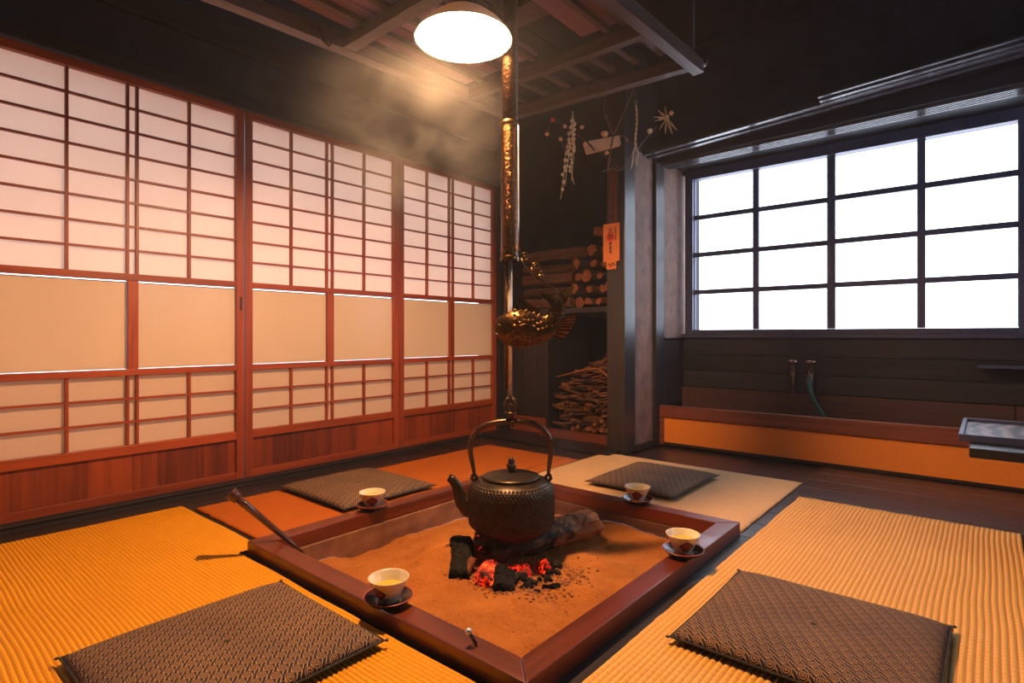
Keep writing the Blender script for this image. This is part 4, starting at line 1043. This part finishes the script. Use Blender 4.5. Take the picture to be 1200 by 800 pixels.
# ================================================================== tray on its bench at the right
be = thing('low_bench', 'dark low bench under the tray at the right edge', 'bench', (-.045, 2.24, FL))
obj('top', bx(0, 1.2, 0, .52, .315, .345), M['soot'], be, bevel=.003)
for x, y in ((.26, .04), (.26, .46), (1.12, .04), (1.12, .46)):
    obj('leg', bx(x, x + .05, y, y + .04, 0, .315), M['soot_z'], be, bevel=.002)
tyy = thing('wooden_tray', 'rectangular wooden tray with swirling grain on the low bench', 'tray', (-.075, 2.36, .3335))
obj('base', bx(.012, .62, .012, .47, .002, .012), M['burl'], tyy)
bm = new_bm(); box(bm, 0, .632, 0, .014, 0, .024); box(bm, 0, .632, .468, .482, 0, .024); box(bm, 0, .014, .014, .468, 0, .024); box(bm, .618, .632, .014, .468, 0, .024)
obj('rim', bm, M['sash'], tyy, bevel=.002)
cv = thing('carved_foot', 'small dark carved foot of a stand at the right edge by the mat', 'stand', (.118, 2.56, FL))
bm = new_bm(); lathe(bm, [(0, 0), (.026, .0), (.030, .012), (.020, .024), (.028, .040), (.022, .052), (0, .054)], 10); obj('foot', bm, M['sash'], cv)

# ================================================================== plaque, charm and New Year ornaments at the pillar
pq = thing('wooden_plaque', 'narrow red brown plank hanging on the dark pillar above the paper charm', 'plaque', (-1.680, 2.915, 1.33))
obj('board', bx(-.030, .028, -.010, 0, -.02, .335), M['red'], pq, bevel=.002)
obj('slot', bx(-.005, .001, -.0115, -.010, -.02, .16), M['ink'], pq)
ch = thing('paper_charm', 'orange paper charm with black brush writing and red seal on pillar', 'charm', (-1.688, 2.904, 1.115))
obj('sheet', bx(-.056, .053, -.003, 0, 0, .222), M['label_paper'], ch)
obj('tab', bx(-.034, .030, -.002, 0, -.046, .0), M['label_paper'], ch)
def text(body, size, x, z, mat, parent, name='writing', off=-.0045, rot=0):
    c = bpy.data.curves.new('t', 'FONT'); c.body = body; c.size = size; c.align_x = 'CENTER'; c.align_y = 'CENTER'; c.extrude = .0004; c.offset = size * .012
    o = bpy.data.objects.new('t', c); C.objects.link(o); bpy.context.view_layer.update()
    me = bpy.data.meshes.new_from_object(o.evaluated_get(bpy.context.evaluated_depsgraph_get())); bpy.data.objects.remove(o)
    me.materials.clear(); me.materials.append(mat); q = bpy.data.objects.new(name, me); C.objects.link(q); q.parent = parent
    q.location = (x, off, z); q.rotation_euler = (pi / 2, rot, 0); return q
bm = new_bm(); bmesh.ops.create_circle(bm, cap_ends=True, radius=.027, segments=28, matrix=Matrix.Rotation(pi / 2, 4, 'X')); o = obj('seal', bm, M['seal'], ch); o.location = (-.006, -.0036, .142)
text('火', .040, -.006, .180, M['ink'], ch); text('防', .036, -.006, .142, M['ink'], ch)
text('秋', .021, -.006, .103, M['ink'], ch); text('葉', .021, -.006, .078, M['ink'], ch); text('寺', .021, -.006, .054, M['ink'], ch)
for k, g_ in enumerate('火防御守護符'): text(g_, .0125, .028, .198 - k * .0145, M['ink'], ch)
bm = new_bm(); tube(bm, [(-.026, -.003, -.022), (-.014, -.003, -.012), (-.006, -.003, -.020), (-.012, -.003, -.032)], .0028, 6); tube(bm, [(.0, -.003, -.012), (.010, -.003, -.009), (.016, -.003, -.020), (.024, -.003, -.024)], .0028, 6); tube(bm, [(-.002, -.003, -.028), (.006, -.003, -.020)], .0026, 6)
obj('mark', bm, M['ink'], ch)

OD = (-sin(YAW), cos(YAW)); OR = (cos(YAW), sin(YAW)); DD = 3.26; QX = DD / 660
def ow(u, v, dy=0):                                                # ornament plane in front of the pillar, about 3.1 m off
    a = (u - 600) * QX; d = DD + dy; return Vector((OD[0] * d + OR[0] * a, OD[1] * d + OR[1] * a, EYE + (393 - v) * QX))
def otube(name, pts, r, mat, label, cat, seg=6):
    p0 = ow(*pts[0]); bm = new_bm(); tube(bm, [ow(*p) - p0 for p in pts], r, seg); return tag(obj(name, bm, mat, None, tuple(p0)), label, cat)
otube('twig', [(712, 108), (707, 127), (714, 148), (719, 160), (716, 175), (712, 200)], [.0022, .0028, .003, .0036, .004, .004], M['stemwood'], 'bent twig holding the paper roll, left of the fork', 'twig')
otube('twig', [(746, 98), (736, 120), (726, 143), (719, 158)], [.002, .0026, .003, .0034], M['stemwood'], 'straight twig rising to the upper right behind the paper roll', 'twig')
otube('twig', [(728, 200, -.01), (745, 178, -.01), (762, 156, -.01), (770, 148, -.01)], [.003, .0028, .0024, .002], M['stemwood'], 'slanting twig with one dough ball at its tip', 'twig')
def dough(u, v, r, mat, label):
    bm = new_bm(); ball(bm, (0, 0, 0), r, 14, 10, (1, 1, .92)); p = ow(u, v); o = obj('dough_ball', bm, mat, None, tuple(p)); return tag(o, label, 'dough ball')
dough(647.7, 140.5, .0125, M['redball'], 'small red dough ball, the only red one of the ornaments')
dough(641, 157, .0125, M['rice'], 'pale dough ball farthest left below the red one')
dough(662, 148, .0125, M['rice'], 'pale dough ball just right of the red one')
dough(682, 149, .0125, M['rice'], 'pale dough ball right of the seed strings')
dough(657, 163, .0125, M['rice'], 'pale dough ball on the short stem left of the seed strings')
dough(711, 179, .0130, M['rice'], 'pale dough ball hanging just under the paper roll')
dough(761.5, 153.5, .0165, M['seed'], 'bright dough ball on the slanting twig below the straw star')
bm = new_bm(); lathe(bm, [(0, -.014), (.014, -.014), (.018, -.006), (.022, .0), (.020, .010), (.010, .016), (0, .017)], 16); tag(obj('dough_ball', bm, M['rice'], None, tuple(ow(708.5, 157))), 'flattened two tier dough ball sitting on the paper roll', 'dough ball')
otube('twig', [(657, 163), (662, 176), (662, 190)], .002, M['stemwood'], 'short curved stem below a dough ball at the seed strings', 'twig')
otube('twig', [(640.5, 157), (646, 143), (652, 143), (668, 152), (700, 175), (728, 199)], .0012, M['stemwood'], 'very thin twig passing behind the red dough ball', 'twig')
for u_, top, lb in ((671, 133, 'black thread holding the seed strings'), (742.5, 122, 'black thread holding the straw twist'), (781, 132, 'black thread holding the straw star')):
    otube('thread', [(u_, -20, -.06 if u_ == 742.5 else 0), (u_, top, -.06 if u_ == 742.5 else 0)], .0007, M['ink'], lb, 'thread', 4)
# paper roll
pr = thing('paper_roll', 'cream paper roll tied in the twigs above the pillar', 'paper roll', tuple(ow(707, 168)))
bm = new_bm(); a, b, c_, d_ = (ow(684, 166) - ow(707, 168)), (ow(726, 158) - ow(707, 168)), (ow(728, 169) - ow(707, 168)), (ow(688, 179) - ow(707, 168)); off = Vector((OD[0], OD[1], 0)) * .045
hexa(bm, [a, b, c_, d_], [a + off, b + off, c_ + off, d_ + off]); obj('sheet', bm, M['cream_paper'], pr, bevel=.004)
bm = new_bm(); e0, e1 = ow(726, 158) - ow(707, 168), ow(737, 163) - ow(707, 168); n_ = off * 1.1
vs = [bm.verts.new(p) for p in (e0 + off * .2, e0 + n_, (e0 + e1) / 2 + n_ + Vector((0, 0, .010)), e1 + n_ - Vector((0, 0, .006)), e1 + off * .2 - Vector((0, 0, .006)), (e0 + e1) / 2 + off * .2 + Vector((0, 0, .010)))]
bm.faces.new((vs[0], vs[1], vs[2], vs[5])); bm.faces.new((vs[5], vs[2], vs[3], vs[4])); g_ = bmesh.ops.solidify(bm, geom=bm.faces[:], thickness=.002); obj('curled_end', bm, M['cream_paper'], pr)
for p, q in (((686, 164), (697, 177)), ((719, 158), (716, 172))):
    bm = new_bm(); p0 = ow(*p) - ow(707, 168); q0 = ow(*q) - ow(707, 168); nn = Vector((OD[0], OD[1], 0)) * -.003; bar(bm, p0 + nn, q0 + nn, .004, .008); obj('tie', bm, M['ink'], pr)
# seed strings
ss = thing('seed_strings', 'bundle of dried seed strings hanging in front of the recess', 'ornament', tuple(ow(671, 130)))
o0 = ow(671, 130)
for si, pts in enumerate((((670, 142), (667, 160), (663, 180), (661, 200), (659, 222), (657, 233)), ((671, 142), (670, 165), (667, 180), (664, 200), (662, 218)), ((673, 146), (673, 165), (670, 185), (669, 200), (673, 216)), ((672, 142), (671, 160), (673, 175), (671, 195), (670, 212)))):
    bm = new_bm(); tube(bm, [ow(671, 130) - o0] + [ow(*p) - o0 for p in pts], .0026, 5); st = obj('stalk', bm, M['straw'], ss)
    rnd = random.Random(si)
    for k in range(11 if si < 3 else 8):
        t = k / 10 * (len(pts) - 2); i = int(t); i = min(i, len(pts) - 2); f_ = t - i; p = Vector(ow(*pts[i])) * (1 - f_) + Vector(ow(*pts[i + 1])) * f_ - o0
        bm = new_bm(); ball(bm, (0, 0, 0), rnd.uniform(.008, .012), 8, 6, (1, 1, 1.1)); sd_ = obj('seed', bm, M['seed'], st); sd_.location = p + Vector((rnd.uniform(-.006, .006), rnd.uniform(-.006, .0), 0))
# twisted straw rope with green bead
sr = thing('straw_twist', 'pale twisted straw rope with a green bead on top beside the pillar', 'ornament', tuple(ow(742, 125, -.06))); o0 = ow(742, 125, -.06)
for ph in (0, pi):
    bm = new_bm(); pts = []
    for k in range(40):
        t = k / 39; v = 128 + 46 * t; u = 742.5 + .8 * sin(t * 5); c = ow(u, v, -.06) - o0; pts.append(c + Vector((OR[0], OR[1], 0)) * (.0035 * cos(t * 26 + ph)) + Vector((OD[0], OD[1], 0)) * (.0035 * sin(t * 26 + ph)))
    tube(bm, pts, .0034, 6); obj('strand', bm, M['straw'], sr)
for pts in (((743, 173), (739, 184), (739, 192), (737, 202)), ((742, 174), (745, 184), (743, 192), (744, 199))):
    bm = new_bm(); tube(bm, [ow(*p, -.06) - o0 for p in pts], [.0045, .004, .0045, .002], 6); obj('tail', bm, M['seed'], sr)
bm = new_bm(); ball(bm, (0, 0, 0), .0115, 12, 8); obj('bead', bm, M['greendot'], sr)
# straw star
sx_ = thing('straw_star', 'spiky straw star ornament above the window beam', 'ornament', tuple(ow(781, 138))); o0 = ow(781, 138)
bm = new_bm(); ball(bm, (0, 0, 0), .014, 12, 8, (1.1, 1, 1.3)); obj('knot', bm, M['straw'], sx_)
bm = new_bm(); ball(bm, ow(785.5, 134, -.02) - o0, .0135, 12, 8); obj('knob', bm, M['rice'], sx_)
for (u, v) in ((779, 124), (771, 129), (766, 137), (767, 142), (773, 152), (779.5, 156.5), (788, 157), (793.5, 153)):
    bm = new_bm(); a = ow(781, 138) - o0; b = ow(u, v) - o0
    for k in (-1, 1):
        tube(bm, [a, (a + b) / 2 + Vector((k * .003, 0, .002 * k)), b + Vector((0, 0, 0))], [.0028, .0026, .0016], 5)
    obj('straw_ray', bm, M['straw'], sx_)
# green string tying the twigs to the pillar
bm = new_bm(); o0 = ow(716, 199); tube(bm, [ow(u, v) - o0 for u, v in ((706, 201), (709, 200), (714, 197.5), (719, 198), (724, 199.5), (728, 198.5), (727, 201), (729, 197))], .0022, 6)
tag(obj('green_string', bm, M['greenstr'], None, tuple(o0)), 'green string tied round the twigs at the pillar', 'string')

# ================================================================== steam and smoke drifting from hearth to lamp
def smoke(name, loc, dims, density, scale, label, col=(.95, .93, .92), thr=.45):
    m, nt, out = nodes(name + '_material')
    t = nt.nodes.new('ShaderNodeTexCoord')
    f = noisef(nt, t.outputs['Object'], scale, 3, .55, .6)
    ln = nt.nodes.new('ShaderNodeVectorMath'); ln.operation = 'LENGTH'; nt.links.new(t.outputs['Object'], ln.inputs[0])
    fall = math_(nt, 'MAXIMUM', math_(nt, 'SUBTRACT', 1.0, ln.outputs['Value']), 0.0)
    dn = math_(nt, 'MULTIPLY', math_(nt, 'MAXIMUM', math_(nt, 'SUBTRACT', f, thr), 0.0), math_(nt, 'MULTIPLY', fall, density))
    vs = N(nt, 'ShaderNodeVolumeScatter', Color=c4(col), Anisotropy=.2); nt.links.new(dn, vs.inputs['Density']); nt.links.new(vs.outputs[0], out.inputs['Volume'])
    bm = new_bm(); bmesh.ops.create_icosphere(bm, subdivisions=3, radius=1.0); o = obj(name, bm, m); o.location = loc; o.scale = dims
    tag(o, label, 'smoke'); o['kind'] = 'stuff'; return o

# thin room smoke, added also as window bloom; denser wisps below the lamp
m, nt, out = nodes('room_haze')
vs = N(nt, 'ShaderNodeVolumeScatter', Color=(.78, .84, 1.0, 1), Density=.0065, Anisotropy=.3); nt.links.new(vs.outputs[0], out.inputs['Volume'])
hz = obj('smoke_haze', bx(-3.05, 1.85, -1.30, 4.20, -.60, 2.60), m); tag(hz, 'thin bluish wood smoke in the whole room, added also as window bloom', 'smoke'); hz['kind'] = 'stuff'

smoke('smoke_wisp', (-1.78, 1.36, 1.42), (.55, .62, .42), 4.2, 2.0, 'pale smoke drifting below the lamp towards the screens')
smoke('steam_wisp', (-1.09, 1.56, .22), (.09, .09, .24), 9.0, 5.0, 'faint bluish steam rising behind the kettle handle', thr=.42)
